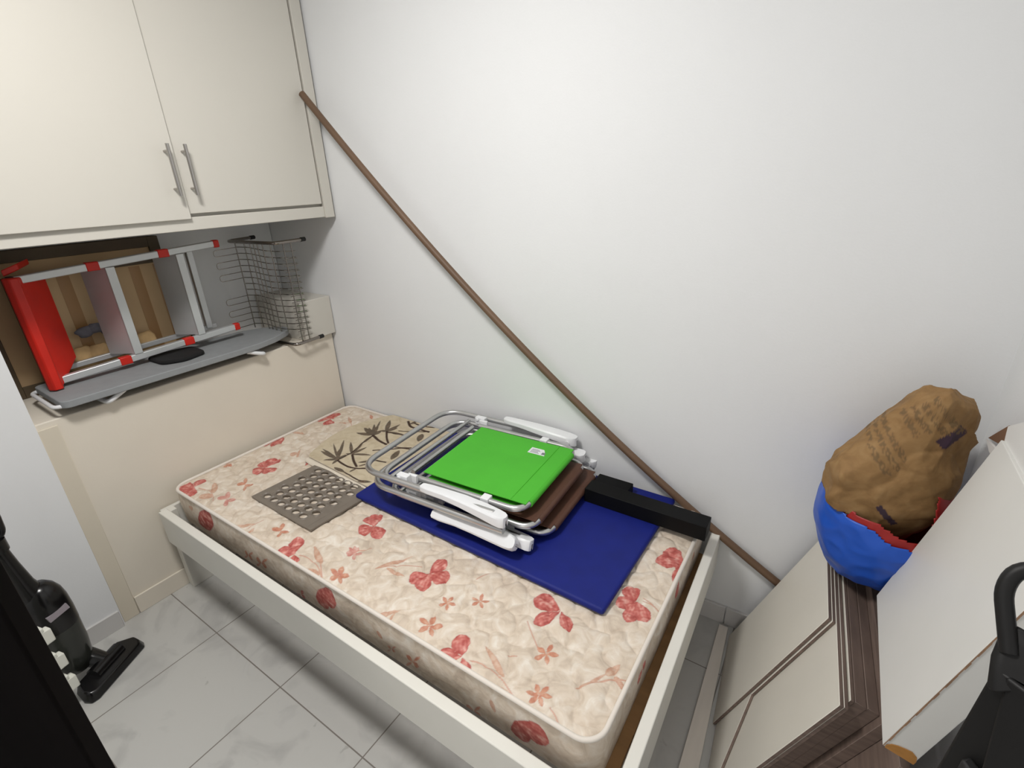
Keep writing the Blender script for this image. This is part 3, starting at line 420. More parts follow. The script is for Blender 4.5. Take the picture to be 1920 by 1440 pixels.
# ------------------------------------------------------------------ folding beach chairs, stacked flat
green = mat('green_canvas', (72, 178, 40), 0.6, var=0.05, scale=10, bump=0.08, bscale=160)
brown = mat('brown_canvas', (84, 54, 40), 0.6, var=0.08, scale=10, bump=0.08, bscale=160)
def sheet(u0, u1, v, z, th, sag=0.0, n=14):
    P = [[(u0+(u1-u0)*i/n, -v+2*v*j/n, z-sag*math.sin(math.pi*i/n)*(0.5+0.5*math.sin(math.pi*j/n))) for j in range(n+1)] for i in range(n+1)]
    mb = MB(); top = [p for r in P for p in r]; bot = [(x, y, zz-th) for x, y, zz in top]; k = len(top)
    mb.add(top+bot, []); m1 = n+1
    for i in range(n):
        for j in range(n):
            a = i*m1+j; mb.f += [[a, a+m1, a+m1+1, a+1], [k+a, k+a+1, k+a+m1+1, k+a+m1]]; mb.m += [0, 0]; mb.sm += [True, True]
    bi = [i*m1 for i in range(m1)]+[n*m1+j for j in range(1, m1)]+[i*m1+n for i in range(n-1, -1, -1)]+[j for j in range(n-1, 0, -1)]
    for q in range(len(bi)): a, b3 = bi[q], bi[(q+1) % len(bi)]; mb.f.append([a, a+k, b3+k, b3]); mb.m.append(0); mb.sm.append(False)
    return mb
def arm(side, tilt, dz, u0=-0.125, ln=0.325, v0=0.272):
    # moulded armrest: wide rounded far end, narrow pivot end, hollow underside
    pr = [(0, 0.010), (0.004, 0.014), (0.03, 0.018), (0.09, 0.0195), (0.16, 0.024), (0.24, 0.026), (0.29, 0.025), (0.312, 0.022), (0.323, 0.015), (0.326, 0.006)]
    mb = MB(); rings = []
    ca, sa = math.cos(tilt), math.sin(tilt)
    for s, hw in pr:
        s *= ln/0.325; h = 0.009+0.008*(s/ln)**1.5; zc = dz[0]+(dz[1]-dz[0])*s/ln+0.012*math.sin(math.pi*s/ln)*(1 if tilt == 0 else 0)
        bow = -0.012*math.sin(math.pi*s/ln)
        sec = [(-hw, -h), (-hw, h*0.6), (-hw*0.8, h), (hw*0.8, h), (hw, h*0.6), (hw, -h), (hw*0.72, -h), (hw*0.72, h*0.2), (-hw*0.72, h*0.2), (-hw*0.72, -h)]
        rings.append([(u0+s, side*(v0+bow+(y*ca-z*sa)), zc+(y*sa+z*ca)) for y, z in sec])
    n = 10; vs = [p for r in rings for p in r]; fs = []
    for i in range(len(rings)-1):
        for j in range(n): fs.append((i*n+j, i*n+(j+1) % n, (i+1)*n+(j+1) % n, (i+1)*n+j))
    fs += [tuple(reversed(range(n))), tuple((len(rings)-1)*n+j for j in range(n))]
    mb.add(vs, fs, 0, False)
    # lug for the pivot bolt at the wide end
    e = u0+ln-0.03; mb.tube([(e, side*(v0-0.030), dz[1]-0.004), (e, side*(v0+0.004), dz[1]-0.004)], 0.011, 12)
    return mb
def chair(name, label, fabric, loc, yaw, arms, tilts, group):
    r = thing(name, label, 'chair', loc, group); r['_local'] = 1; r.rotation_euler = (0, 0, yaw)
    def U(ux_, uend, hv, z, rad, cr, flip=1):
        return MB().tube(fillet([(uend, -hv, z), (ux_, -hv, z), (ux_, hv, z), (uend, hv, z)], cr, 8), rad, 12)
    U(-0.355, 0.150, 0.245, 0.0115, 0.0105, 0.075).build('leg_frame', alum, r)
    U(-0.425, 0.155, 0.268, 0.0385, 0.011, 0.095).build('back_frame', alum, r)
    sf = U(0.222, -0.215, 0.212, 0.030, 0.0108, 0.055); sf.tube([(-0.235, -0.19, 0.030), (-0.235, 0.19, 0.030)], 0.009, 10); sf.build('seat_frame', alum, r)
    MB().tube([(-0.29, -0.243, 0.0245), (-0.29, 0.243, 0.0245)], 0.0085, 10).build('cross_bar', alum, r)
    s_ = sheet(-0.188, 0.224, 0.188, 0.0435, 0.0025, 0.004); s_.tube([(0.222, -0.165, 0.030), (0.222, 0.165, 0.030)], 0.0135, 14); s_.box(0.165, 0.168, -0.184, 0.184, 0.042, 0.0438)
    s_.build('seat_cloth', fabric, r)
    sheet(-0.17, 0.205, 0.186, 0.0215, 0.0025, 0.003).build('back_cloth', fabric, r)
    for side, t, dz, uo in zip((-1, 1), tilts, arms, (0, 0)):
        arm(side, t, dz).build('armrest', white_pl, r, bevel=0.002)
    for v in (-0.245, 0.245):
        c = MB().box(-0.252, -0.205, v-0.012, v+0.012, 0.022, 0.054); c.box(-0.222, -0.185, v-0.018*(1 if v > 0 else -1)-0.006, v-0.018*(1 if v > 0 else -1)+0.006, 0.02, 0.05); c.tube([(-0.24, v-0.016, 0.044), (-0.24, v+0.016, 0.044)], 0.007, 10)
        c.build('pivot_bracket', white_pl, r, bevel=0.002)
        s2 = 1 if v > 0 else -1
        MB().box(0.075, 0.105, s2*0.196, s2*0.226, 0.018, 0.0445).build('strap_clip', white_pl, r, bevel=0.002)
    return r
CZ = ZT+0.0225
G = 'beach chairs stacked flat on the mattress'
chair('folding_chair', 'brown folding chair at the bottom of the stack, on the blue mat', brown, (1.300, -0.215, CZ), math.radians(2.5), ((0.034, 0.029), (0.034, 0.032)), (0.35, 0.35), G)
chair('folding_chair', 'brown folding chair in the middle of the stack, between brown and green', brown, (1.272, -0.268, CZ+0.051), math.radians(3.0), ((0.006, 0.004), (0.03, 0.026)), (-0.75, 0.3), G)
gch = chair('folding_chair', 'bright green folding chair on top of the stack of chairs', green, (1.235, -0.268, CZ+0.102), math.radians(3.5), ((0.052, 0.026), (0.055, 0.03)), (0.1, 0.0), G)
lb = MB().box(0.075, 0.155, 0.098, 0.138, 0.0412, 0.0416).build('label_tag', mat('white_label', (226, 228, 230), 0.5, var=0.02), gch, label='small white printed label')
lp = MB().box(0.128, 0.142, 0.104, 0.119, 0.0415, 0.0418)
for k in range(4): lp.box(0.082, 0.118-0.006*(k % 2), 0.105+k*0.007, 0.108+k*0.007, 0.0415, 0.0418)
lp.build('print', mat('grey_print', (120, 122, 126), 0.6), lb)

# ------------------------------------------------------------------ bowed brown pole
PL = [(0.19, -0.0548, 1.9462), (0.4, -0.0442, 1.7306), (0.59, -0.0347, 1.543), (0.78, -0.0252, 1.3628), (0.97, -0.0157, 1.1902), (1.16, -0.0062, 1.0254), (1.35, 0.0033, 0.8686), (1.54, 0.0128, 0.7201), (1.73, 0.0223, 0.58), (1.92, 0.0318, 0.4485), (2.11, 0.0413, 0.3259), (2.3, 0.0508, 0.2124)]
def spline(P, n=8):
    P = [Vector(p) for p in P]; P = [P[0]*2-P[1]]+P+[P[-1]*2-P[-2]]; out = []
    for i in range(1, len(P)-2):
        for k in range(n):
            t = k/n; a, b2, c, d = P[i-1:i+3]; out.append(0.5*((2*b2)+(c-a)*t+(2*a-5*b2+4*c-d)*t*t+(3*b2-a-3*c+d)*t**3))
    return out+[P[-2]]
tag(MB().tube(spline(PL), 0.0136, 14).build('wooden_pole', mat('brown_wood', (104, 80, 60), 0.55, var=0.12, scale=5)), 'long bowed brown pole leaning along the white wall from cupboard to floor', 'pole')

# ------------------------------------------------------------------ niche: framed boards, ironing board, ladder, rack, pouch
kraft = mat('cardboard', (206, 176, 136), 0.8, var=0.06, scale=5)
dkw = mat('dark_brown_wood', (92, 78, 58), 0.6, var=0.15, scale=5)
tape = mat('brown_tape', (170, 130, 84), 0.35, var=0.05)
def framed(name, label, y0, y1, z0, z1, x, fw, lean):
    r = thing(name, label, 'picture frame', (x, (y0+y1)/2, z0)); r['_local'] = 1; r.rotation_euler = (0, lean, 0)
    h = z1-z0; hw = (y1-y0)/2
    f = MB().box(0, 0.022, -hw, -hw+fw, 0, h).box(0, 0.022, hw-fw, hw, 0, h).box(0, 0.022, -hw+fw, hw-fw, 0, fw).box(0, 0.022, -hw+fw, hw-fw, h-fw, h)
    f.build('frame', dkw, r, bevel=0.002)
    MB().box(0.004, 0.012, -hw+fw, hw-fw, fw, h-fw).build('backing_board', kraft, r, label='cardboard backing')
    return r, h, hw
f1, h1, w1 = framed('picture_frame', 'large dark framed board with cardboard backing against the niche wall', -1.165, -0.52, 0.895, 1.425, -0.352, 0.042, -0.015)
f2, h2, w2 = framed('picture_frame', 'smaller framed board with taped cardboard back, behind the step ladder', -1.06, -0.50, 0.900, 1.335, -0.318, 0.014, -0.02)
for y in (-0.11, 0.13, 0.22):
    MB().box(0.0122, 0.0128, y-0.02, y+0.02, 0.02, h2-0.02).build('tape_strip', tape, f2, label='strip of brown packing tape')
cr = MB(); 
for k in range(5):
    c = (-0.270+0.003*k, -0.93+0.055*k, 0.990+0.012*math.sin(k*2.1)); cr.ell(c, (0.022, 0.05, 0.052+0.012*math.cos(k*1.7)), 14)
for k, v in enumerate(cr.v):
    d = noise.noise(Vector(v)*28)*0.016; cr.v[k] = (v[0], v[1]+d, v[2]+d)
tag(cr.build('crumpled_paper', mat('crumpled_kraft', (190, 158, 112), 0.85, var=0.25, scale=18)), 'crumpled brown paper between the ladder and the framed boards', 'paper')
rag = MB()
for k in range(4): rag.ell((-0.262, -0.90+0.04*k, 1.105+0.008*math.sin(k*2)), (0.014, 0.032, 0.022), 12)
for k, v in enumerate(rag.v): d = noise.noise(Vector(v)*35)*0.010; rag.v[k] = (v[0]+d*.3, v[1]+d, v[2]+d)
tag(rag.build('rag', mat('slate_rag', (104, 104, 112), 0.9, var=0.25, scale=20)), 'dark grey crumpled rag lying on the brown paper behind the ladder', 'cloth')

ib = thing('ironing_board', 'grey covered ironing board lying folded on the niche ledge', 'ironing board', (-0.1, -0.65, 0.895))
oz = 0.958
ol = [(-0.225, -1.110), (0.040, -1.112), (0.056, -1.095), (0.056, -0.90), (0.052, -0.50), (0.046, -0.40), (0.020, -0.30), (-0.025, -0.215), (-0.060, -0.180), (-0.095, -0.172), (-0.130, -0.182), (-0.180, -0.225), (-0.225, -0.31), (-0.236, -0.40), (-0.238, -0.90), (-0.238, -1.095)]
olf = [(p.x, p.y) for p in fillet([(a, b2, 0) for a, b2 in ol], 0.02, 3, True)]
MB().prism([(a, b2, oz-0.026) for a, b2 in olf], [(a, b2, oz) for a, b2 in olf]).build('padded_cover', mat('grey_cloth', (142, 145, 147), 0.8, var=0.04, scale=30, bump=0.1, bscale=220), ib, bevel=0.009, seg=4)
MB().tube(fillet([(0.035, -1.060, oz-0.020), (0.030, -1.128, oz-0.020), (-0.225, -1.126, oz-0.020), (-0.23, -1.06, oz-0.02)], 0.03, 5), 0.007, 8).build('end_rail', white_pl, ib)
for pts in ([(0.03, -0.925, 0.931), (0.038, -0.985, 0.905), (-0.25, -1.00, 0.905), (-0.25, -0.55, 0.922)], [(0.030, -0.452, 0.931), (0.050, -0.384, 0.905), (-0.22, -0.36, 0.905), (-0.2, -0.8, 0.922)]):
    MB().tube(fillet(pts, 0.02, 4), 0.0085, 10).build('leg', white_pl, ib)

ld = thing('step_ladder', 'aluminium step ladder with red platform lying sideways on the ironing board', 'ladder', (-0.15, -0.75, oz)); 
ZL, ZU = 0.984, 1.346
FX = -0.125
def stile(z, x, y0, y1, w_=0.013, d=0.022, dz=0.03):
    t = dz/(y1-y0); return MB().prism([(x-d/2, y0, z-w_), (x+d/2, y0, z-w_), (x+d/2, y1, z-w_+dz), (x-d/2, y1, z-w_+dz)], [(x-d/2, y0, z+w_), (x+d/2, y0, z+w_), (x+d/2, y1, z+w_+dz), (x-d/2, y1, z+w_+dz)])
for z, dz in ((ZL, 0.030), (ZU, 0.038)):
    stile(z, FX, -1.065, -0.395, dz=dz).build('front_rail', alum_flat, ld, bevel=0.003)
    MB().box(FX-0.012, FX+0.012, -1.083, -1.063, z-0.0145, z+0.0145).build('end_cap', black_rub, ld, bevel=0.004, label='black plastic end cap')
    MB().box(FX-0.013, FX+0.013, -0.405, -0.380, z+dz-0.016, z+dz+0.015).build('foot', red_pl, ld, bevel=0.004, label='red plastic foot')
    for yy in (-0.845, -0.605):
        f = (yy+1.065)/0.67; MB().box(FX-0.012, FX+0.0135, yy-0.02, yy+0.02, z+dz*f-0.0155, z+dz*f+0.0155).build('bracket', red_pl, ld, bevel=0.003, label='red step bracket')
for z, dz in ((ZL+0.012, 0.02), (ZU-0.01, 0.03)):
    stile(z, -0.232, -1.0, -0.43, 0.010, 0.016, dz).build('rear_rail', alum_flat, ld, bevel=0.002)
for yy in (-0.800, -0.552):
    f = (yy+1.065)/0.67; zl = ZL+0.03*f+0.013; zu = ZU+0.038*f-0.013
    s3 = MB().prism([(FX+0.008, yy-0.004, zl), (FX+0.008, yy+0.004, zl), (-0.215, yy-0.052, zl), (-0.215, yy-0.060, zl)], [(FX+0.008, yy-0.004, zu), (FX+0.008, yy+0.004, zu), (-0.215, yy-0.052, zu), (-0.215, yy-0.060, zu)]).box(FX+0.006, FX+0.014, yy-0.012, yy+0.018, zl, zu)
    
    s3.build('step', alum_flat, ld, bevel=0.0015)
MB().box(-0.232, -0.212, -0.478, -0.452, ZL+0.03, ZU+0.018).build('rear_brace', alum_flat, ld, bevel=0.002)
plt = MB(); zl, zu = ZL-0.022, ZU+0.012
plt.prism([(-0.105, -1.098, zl), (-0.085, -1.085, zl), (-0.085, -1.06, zl), (-0.105, -1.055, zl)], [(-0.105, -1.098, zu), (-0.085, -1.085, zu), (-0.085, -1.06, zu), (-0.105, -1.055, zu)])
plt.prism([(-0.115, -1.098, zl), (-0.100, -1.06, zl), (-0.205, -0.965, zl+0.07), (-0.215, -0.975, zl+0.07)], [(-0.115, -1.098, zu), (-0.100, -1.06, zu), (-0.205, -0.965, zu-0.012), (-0.215, -0.975, zu-0.012)])
plt.build('platform', red_pl, ld, bevel=0.004, label='red plastic platform')
MB().prism([(-0.235, -1.05, 1.355), (-0.13, -1.085, 1.362), (-0.13, -1.04, 1.378), (-0.235, -0.985, 1.382)], [(-0.235, -1.05, 1.375), (-0.13, -1.085, 1.382), (-0.13, -1.04, 1.398), (-0.235, -0.985, 1.402)]).build('platform_flap', red_pl, ld, bevel=0.003)

dr = thing('dish_rack', 'chrome wire dish rack standing on its end in the corner of the niche', 'dish rack', (-0.1, -0.2, 0.895))
def sideframe(z, tip):
    return MB().tube(fillet([(-0.315, -0.125, z), (-0.275, -0.262, z), (0.062, -0.232, z), (0.05, -0.095, z)], 0.03, 6), 0.0078, 12)
for z in (0.904, 1.372):
    sf = sideframe(z, 0).build('side_frame', chrome, dr)
    for p, q in (((-0.315, -0.125, z), (-0.322, -0.100, z)), ((0.05, -0.095, z), (0.0485, -0.072, z))):
        MB().tube([p, q], 0.0098, 12).build('foot_cap', black_rub, sf).location = (0, 0, 0)
wr = MB(); zs = [0.985+0.028*k for k in range(14)]
def prof(z, loop): return [(-0.2, -0.262, z), (-0.165, -0.235, z-0.002), (-0.02, -0.235, z-0.012), (0.03, -0.19, z-0.02), (0.05, -0.135, z-0.022)]
for k, z in enumerate(zs):
    wr.tube(fillet(prof(z, 0), 0.02, 3), 0.0021, 6)
    wr.tube([(0.046, -0.198, z-0.055), (0.05, -0.13, z-0.055)], 0.0018, 6)
for k in (0, 2, 4, 8, 10, 12):
    if k+1 < len(zs):
        z0, z1 = zs[len(zs)-1-k-1], zs[len(zs)-1-k]
        wr.tube(fillet([(-0.2, -0.262, z0), (-0.2, -0.372, z0-0.003), (-0.2, -0.372, z1-0.003), (-0.2, -0.262, z1)], 0.013, 4), 0.0018, 6)
for x, y, za in ((-0.203, -0.265, 0.965), (-0.172, -0.240, 0.965), (-0.13, -0.237, 0.962), (-0.10, -0.237, 0.962), (-0.07, -0.237, 0.962), (-0.03, -0.237, 0.962), (0.005, -0.222, 0.962), (0.047, -0.185, 0.906), (0.052, -0.150, 0.906)):
    wr.tube([(x, y, za), (x, y, 1.366)], 0.0026, 8)
wr.build('wire_grid', chrome, dr)
pw = [(-0.20, -0.765), (-0.075, -0.76), (-0.035, -0.69), (-0.06, -0.60), (-0.085, -0.59), (-0.19, -0.585), (-0.215, -0.66)]
pwf = [(p.x, p.y) for p in fillet([(a, b2, 0) for a, b2 in pw], 0.025, 4, True)]
pwf = [(a+0.04, b2) for a, b2 in pwf]
tag(MB().prism([(a, b2, oz+0.001) for a, b2 in pwf], [(a, b2, oz+0.016) for a, b2 in pwf]).build('cloth_pouch', mat('black_cloth', (16, 16, 17), 0.9, var=0.2, scale=40), bevel=0.006, seg=3), 'small flat black cloth pouch on the grey ironing board', 'pouch')

# ------------------------------------------------------------------ stack of leaning furniture panels at right
Pc = Vector((2.086, -0.355, 0.0)); H = Vector((-0.0703, 0.9975, 0)).normalized(); U_ = Vector((0.3525, 0.0248, 0.9355)).normalized(); NN = U_.cross(H).normalized()
if NN.x > 0: NN = -NN
pface = mat('pale_melamine', (216, 211, 200), 0.5, var=0.03, scale=4)
pedge = mat('dark_ash_edge', (112, 95, 86), 0.6, var=0.25, scale=14, stretch=(0.4, 0.4, 6))
def panel(label, d, t, pts, face=0):
    m0 = [Pc+H*a+U_*b2-NN*d for a, b2 in pts]; m1 = [p-NN*t for p in m0]
    for p in m0+m1: p.z = max(p.z, 0.0006)
    return tag(MB().prism(m0, m1, 0, 1).build('furniture_panel', [pface if face == 0 else pedge, pedge], bevel=0.0008, seg=1), label, 'panel', 'furniture panels leaning by the right wall')
def b0(d, t): return 0.378*(d+t)
panel('outermost pale panel of the leaning stack, with narrow dark edge', 0.0, 0.0085, [(0.362, b0(0, .0085)), (0.362, 0.5986), (0, 0.5986), (0, b0(0, .0085))])
z0 = b0(.0098, .008)
panel('pale panel with cut corner, second in the leaning stack', 0.0098, 0.0078, [(0.36, z0), (0.36, 0.599), (-0.004, 0.599), (-0.004, 0.215), (-0.285, z0)])
for lab, d, t, a0, bt, fc in (('widest pale panel in the leaning stack, third from the outside', 0.0190, 0.0088, -0.238, 0.600, 0),
                              ('fourth panel of the leaning stack, only its dark edge showing', 0.0288, 0.0088, -0.236, 0.600, 0),
                              ('fifth panel of the leaning stack, white face line beside dark edge', 0.0410, 0.0085, -0.210, 0.603, 0)):
    z0 = b0(d, t); panel(lab, d, t, [(0.355, z0), (0.355, bt), (a0, bt), (a0, z0)], fc)
for lab, d, t, a0, bt in (('thick dark ash board next to the thin leaning panels', 0.0505, 0.0235, -0.208, 0.604),
                          ('thick dark ash board under the blue bag and white board', 0.0750, 0.0235, -0.206, 0.606),
                          ('dark ash board in the stack directly under the white board', 0.0995, 0.0235, -0.225, 0.628),
                          ('innermost dark ash board of the stack, nearest the right wall', 0.1240, 0.0205, -0.300, 0.612)):
    z0 = b0(d, t); panel(lab, d, t, [(0.355, z0), (0.355, bt), (a0, bt), (a0, z0)], 1)
# pale plank lying flat between bed foot and panels
pk = [(2.036, -0.56), (2.088, -0.56), (2.052, 0.035), (2.020, 0.035)]
tag(MB().prism([q+(0.0005,) for q in pk], [q+(0.012,) for q in pk]).build('plank', mat('pale_plank', (232, 224, 214), 0.55, var=0.05, scale=6, stretch=(5, 0.6, 1)), bevel=0.001), 'narrow pale plank lying on the floor beside the bed foot', 'plank')
# big white board leaning over the stack
wb = thing('white_board', 'thick white laminated board with worn brown corner, leaning on the right wall', 'board', (2.40, -0.466, 0.60))
A = Vector((2.386, -0.262, 0.601)); B = Vector((2.392, -0.674, 0.601)); Dn = Vector((math.sin(math.radians(13.0)), 0, math.cos(math.radians(13.0)))); Tn = Vector((math.cos(math.radians(13.0)), 0, -math.sin(math.radians(13.0))))*0.050
A.z += 0.012; B.z += 0.012
q = [A, B, B+Dn*0.485, A+Dn*0.485]
MB().prism(q, [p+Tn for p in q]).build('slab', mat('white_laminate', (220, 219, 215), 0.5, var=0.02), wb, bevel=0.0015)
hd = (B-A).normalized(); B2 = B+hd*0.0008
ed = MB()
for k in range(26):
    s0 = 0.003+k*0.0175; wdt = 0.0012+0.0018*abs(math.sin(k*1.9)); p0 = B2+Dn*s0; p1 = B2+Dn*(s0+0.0175)
    tt = Tn.normalized()*wdt; ed.prism([p0, p1, p1+tt, p0+tt], [v+hd*0.0006 for v in (p0, p1, p1+tt, p0+tt)])
ed.build('worn_edge', mat('worn_chipboard', (150, 118, 92), 0.85, var=0.2, scale=60), wb, label='chipped brown edge line')
cn = []
for a, b2 in ((0.004, 0.0), (0.05, 0.0), (0.05, 0.010), (0.046, 0.020), (0.036, 0.026), (0.026, 0.024), (0.016, 0.021), (0.008, 0.016), (0.003, 0.007)): cn.append(B2+Tn.normalized()*a*0.99+Dn*b2)
MB().prism(cn, [v+hd*0.001 for v in cn]).build('worn_corner', mat('bare_fibreboard', (176, 124, 62), 0.85, var=0.15, scale=50), wb, label='bare brown corner where the laminate is gone')
# torn carton behind the top of the white board
tc_ = MB()
tc_.prism([(2.500, -0.158, 1.041), (2.500, -0.254, 1.116), (2.505, -0.262, 1.070)], [(2.505, -0.158, 1.041), (2.505, -0.254, 1.116), (2.510, -0.262, 1.070)], 0)
tc_.prism([(2.497, -0.162, 1.040), (2.500, -0.268, 1.060), (2.500, -0.268, 1.030), (2.499, -0.200, 1.028)], [(2.502, -0.162, 1.040), (2.505, -0.268, 1.060), (2.505, -0.268, 1.030), (2.504, -0.200, 1.028)], 1)
tc_.prism([(2.500, -0.250, 1.112), (2.502, -0.262, 1.06), (2.510, -0.62, 1.075), (2.508, -0.62, 1.19), (2.502, -0.34, 1.165)], [(2.514, -0.250, 1.112), (2.516, -0.262, 1.06), (2.524, -0.62, 1.075), (2.522, -0.62, 1.19), (2.516, -0.34, 1.165)], 1)
tag(tc_.build('torn_carton', [mat('brown_cardboard_inside', (120, 88, 66), 0.85), mat('white_carton', (226, 225, 223), 0.6, var=0.02)], bevel=0.0008, seg=1), 'torn white carton with brown inside, behind top of the white board', 'carton')

# ------------------------------------------------------------------ bags in the corner
def blob(name, fn, na_, nb_, material, paintfn=None, parent=None, label=None, keep=None, solid=0.0, smooth=True):
    Vv = []; ok = []
    for i in range(na_+1):
        th_ = math.pi*i/na_
        for j in range(nb_):
            p = fn(th_, 2*math.pi*j/nb_); Vv.append(p); ok.append(True if keep is None else keep(p))
    Ff = []
    for i in range(na_):
        for j in range(nb_):
            q = (i*nb_+j, (i+1)*nb_+j, (i+1)*nb_+(j+1) % nb_, i*nb_+(j+1) % nb_)
            if all(ok[x] for x in q): Ff.append(q)
    used = sorted({x for q in Ff for x in q}); mp = {x: k for k, x in enumerate(used)}
    me = bpy.data.meshes.new(name); me.from_pydata([tuple(Vv[x]) for x in used], [], [tuple(mp[x] for x in q) for q in Ff])
    if paintfn:
        C = np.array([paintfn(Vv[x]) for x in used], np.float32); ca = me.color_attributes.new('print', 'FLOAT_COLOR', 'POINT'); ca.data.foreach_set('color', C.ravel())
    me.polygons.foreach_set('use_smooth', np.full(len(me.polygons), smooth)); me.materials.append(material)
    bm = bmesh.new(); bm.from_mesh(me); bmesh.ops.remove_doubles(bm, verts=bm.verts, dist=1e-5); bmesh.ops.recalc_face_normals(bm, faces=bm.faces); bm.to_mesh(me); bm.free()
    o = bpy.data.objects.new(name, me); COL.objects.link(o)
    if solid: s = o.modifiers.new('solid', 'SOLIDIFY'); s.thickness = solid; s.offset = -1
    if parent is not None:
        o.parent = parent
        if parent.type == 'EMPTY': o.location = -Vector(parent.location)
    if label: o['label'] = label
    return o
def ridge(p, s, seed):
    v = Vector((p[0]*s+seed, p[1]*s-seed, p[2]*s+2*seed)); return 1-2*abs(noise.noise(v))
def clampxy(p):
    p = Vector(p); p.x = min(p.x, XR-0.012); p.y = min(p.y, wy(p.x)-0.008); return p
BCn = Vector((2.366, -0.130, 0.760)); cut_n = Vector((0.12, -0.31, 0.94)).normalized(); cut_p = Vector((2.307, -0.25, 0.806))
def sgn(a, e): return math.copysign(abs(a)**e, a)
def hull(scale, amp, seed):
    def fn(th_, ph):
        d = Vector((sgn(math.sin(th_)*math.cos(ph), 0.92), sgn(math.sin(th_)*math.sin(ph), 0.92), math.cos(th_)))
        p = Vector((d.x*0.142*scale, d.y*0.145*scale, d.z*0.195*scale))
        k = amp*(0.6*ridge(BCn+p, 9, seed)+0.4*ridge(BCn+p, 22, seed+3))
        p = BCn+p*(1+k); p.z = max(p.z, 0.590); return clampxy(p)
    return fn
def kp(off): return lambda p: (p-cut_p).dot(cut_n)+0.02*noise.noise(p*14) < off
blue_m = mat('blue_plastic', (26, 82, 186), 0.42, var=0.08, scale=10, bump=0.15, bscale=30)
red_m = mat('red_plastic_bag', (150, 26, 24), 0.5, var=0.15, scale=20)
bag = blob('plastic_bag', hull(1.0, 0.05, 1.3), 120, 160, blue_m, keep=kp(0.0), solid=0.0012)
tag(bag, 'bright blue plastic bag slumped in the corner on the leaning panels', 'bag')
rb_ = blob('plastic_bag', hull(0.965, 0.05, 1.3), 120, 160, red_m, keep=lambda p: kp(0.016)(p) or (p.x > 2.445 and p.z < 0.92+0.03*noise.noise(p*20)), solid=0.0012)
tag(rb_, 'red plastic bag showing as a rim inside the blue bag', 'bag')
ax = Vector((0.27, 0.02, 0.96)).normalized(); PCn = Vector((2.352, -0.135, 0.885))
e1_ = Vector((0.8, -0.6, 0)); e1_ = (e1_-ax*e1_.dot(ax)).normalized(); e2_ = ax.cross(e1_); rs = np.random.RandomState(11)
PN = rs.normal(size=(46, 3)); PN /= np.linalg.norm(PN, axis=1)[:, None]
PN = np.concatenate([PN, [[-0.72, 0.1, 0.68], [0.97, -0.1, 0.24]]])
PH = np.sqrt((PN[:, 0]*0.084)**2+(PN[:, 1]*0.126)**2+(PN[:, 2]*0.285)**2)*rs.uniform(0.88, 1.0, len(PN))
def sack(th_, ph):
    d = np.array([math.sin(th_)*math.cos(ph)*0.55, math.sin(th_)*math.sin(ph)*0.55, math.cos(th_)]); d /= np.linalg.norm(d)
    q0 = PN@d; rr = PH/np.where(q0 > 1e-3, q0, 1e-3); rr.sort(); r = rr[0]*0.8+rr[1]*0.2
    r = min(r, 0.30); p = (e1_*d[0]+e2_*d[1]+ax*d[2])*r; q = PCn+p
    k = 0.050*ridge(q, 6, 4.1)+0.055*max(0, ridge(q, 11, 8.3))**2.2-0.05*max(0, ridge(q, 8, 1.7))**4+0.012*ridge(q, 30, 2.2)
    lo = min(1.0, max(0.0, (0.98-q.z)/0.16)); p = p*(1+k-0.02); p.x *= 1+(0.45 if p.x > 0 else 0.08)*lo; p.y *= 1+0.12*lo; q = PCn+p
    if (q-cut_p).dot(cut_n) < 0.0:
        dx, dy = q.x-BCn.x, q.y-BCn.y; rad = math.hypot(dx/0.142, dy/0.145); zz = min(1.0, abs(q.z-BCn.z)/0.195); lim = 0.88*math.sqrt(max(0.04, 1-zz*zz))
        if rad > lim: q.x = BCn.x+dx*lim/rad; q.y = BCn.y+dy*lim/rad
        q.z = max(q.z, 0.605)
    return clampxy(q)
def sackpaint(p):
    # faded printed text columns, a purple logo and dark tape marks
    r = p-PCn; u = r.x*0.62-r.z*0.78; v = r.x*0.78+r.z*0.62      # u runs down-right, v up-right along the print
    if r.y < 0.06:
        t = noise.noise(Vector((u*300, v*60, 1.0)))
        if 0.02 < v < 0.19 and -0.165 < u < -0.075+0.03*math.sin(v*40):
            k = int((v-0.02)/0.0215); f = (v-0.02)/0.0215-k
            if f < 0.6 and k != 3 and t > -0.12: return lin((92, 76, 54))+(0.62,)
        if abs(u-(-0.062)) < 0.016 and 0.135 < v < 0.185: return lin((50, 36, 62))+(0.9,)
        if abs(u-0.050) < 0.036 and abs(v+0.028) < 0.007: return lin((46, 36, 60))+(0.9,)
    return (0.2, 0.1, 0.05, 0.0)
sk = blob('paper_sack', sack, 150, 200, paintmat('kraft_paper', [(0.3, (128, 98, 62)), (0.5, (142, 110, 71)), (0.7, (152, 121, 81))], 0.75, bump=0.9, bscale=14), paintfn=sackpaint)
tag(sk, 'crumpled brown paper sack stuffed into the blue bag in the corner', 'sack')

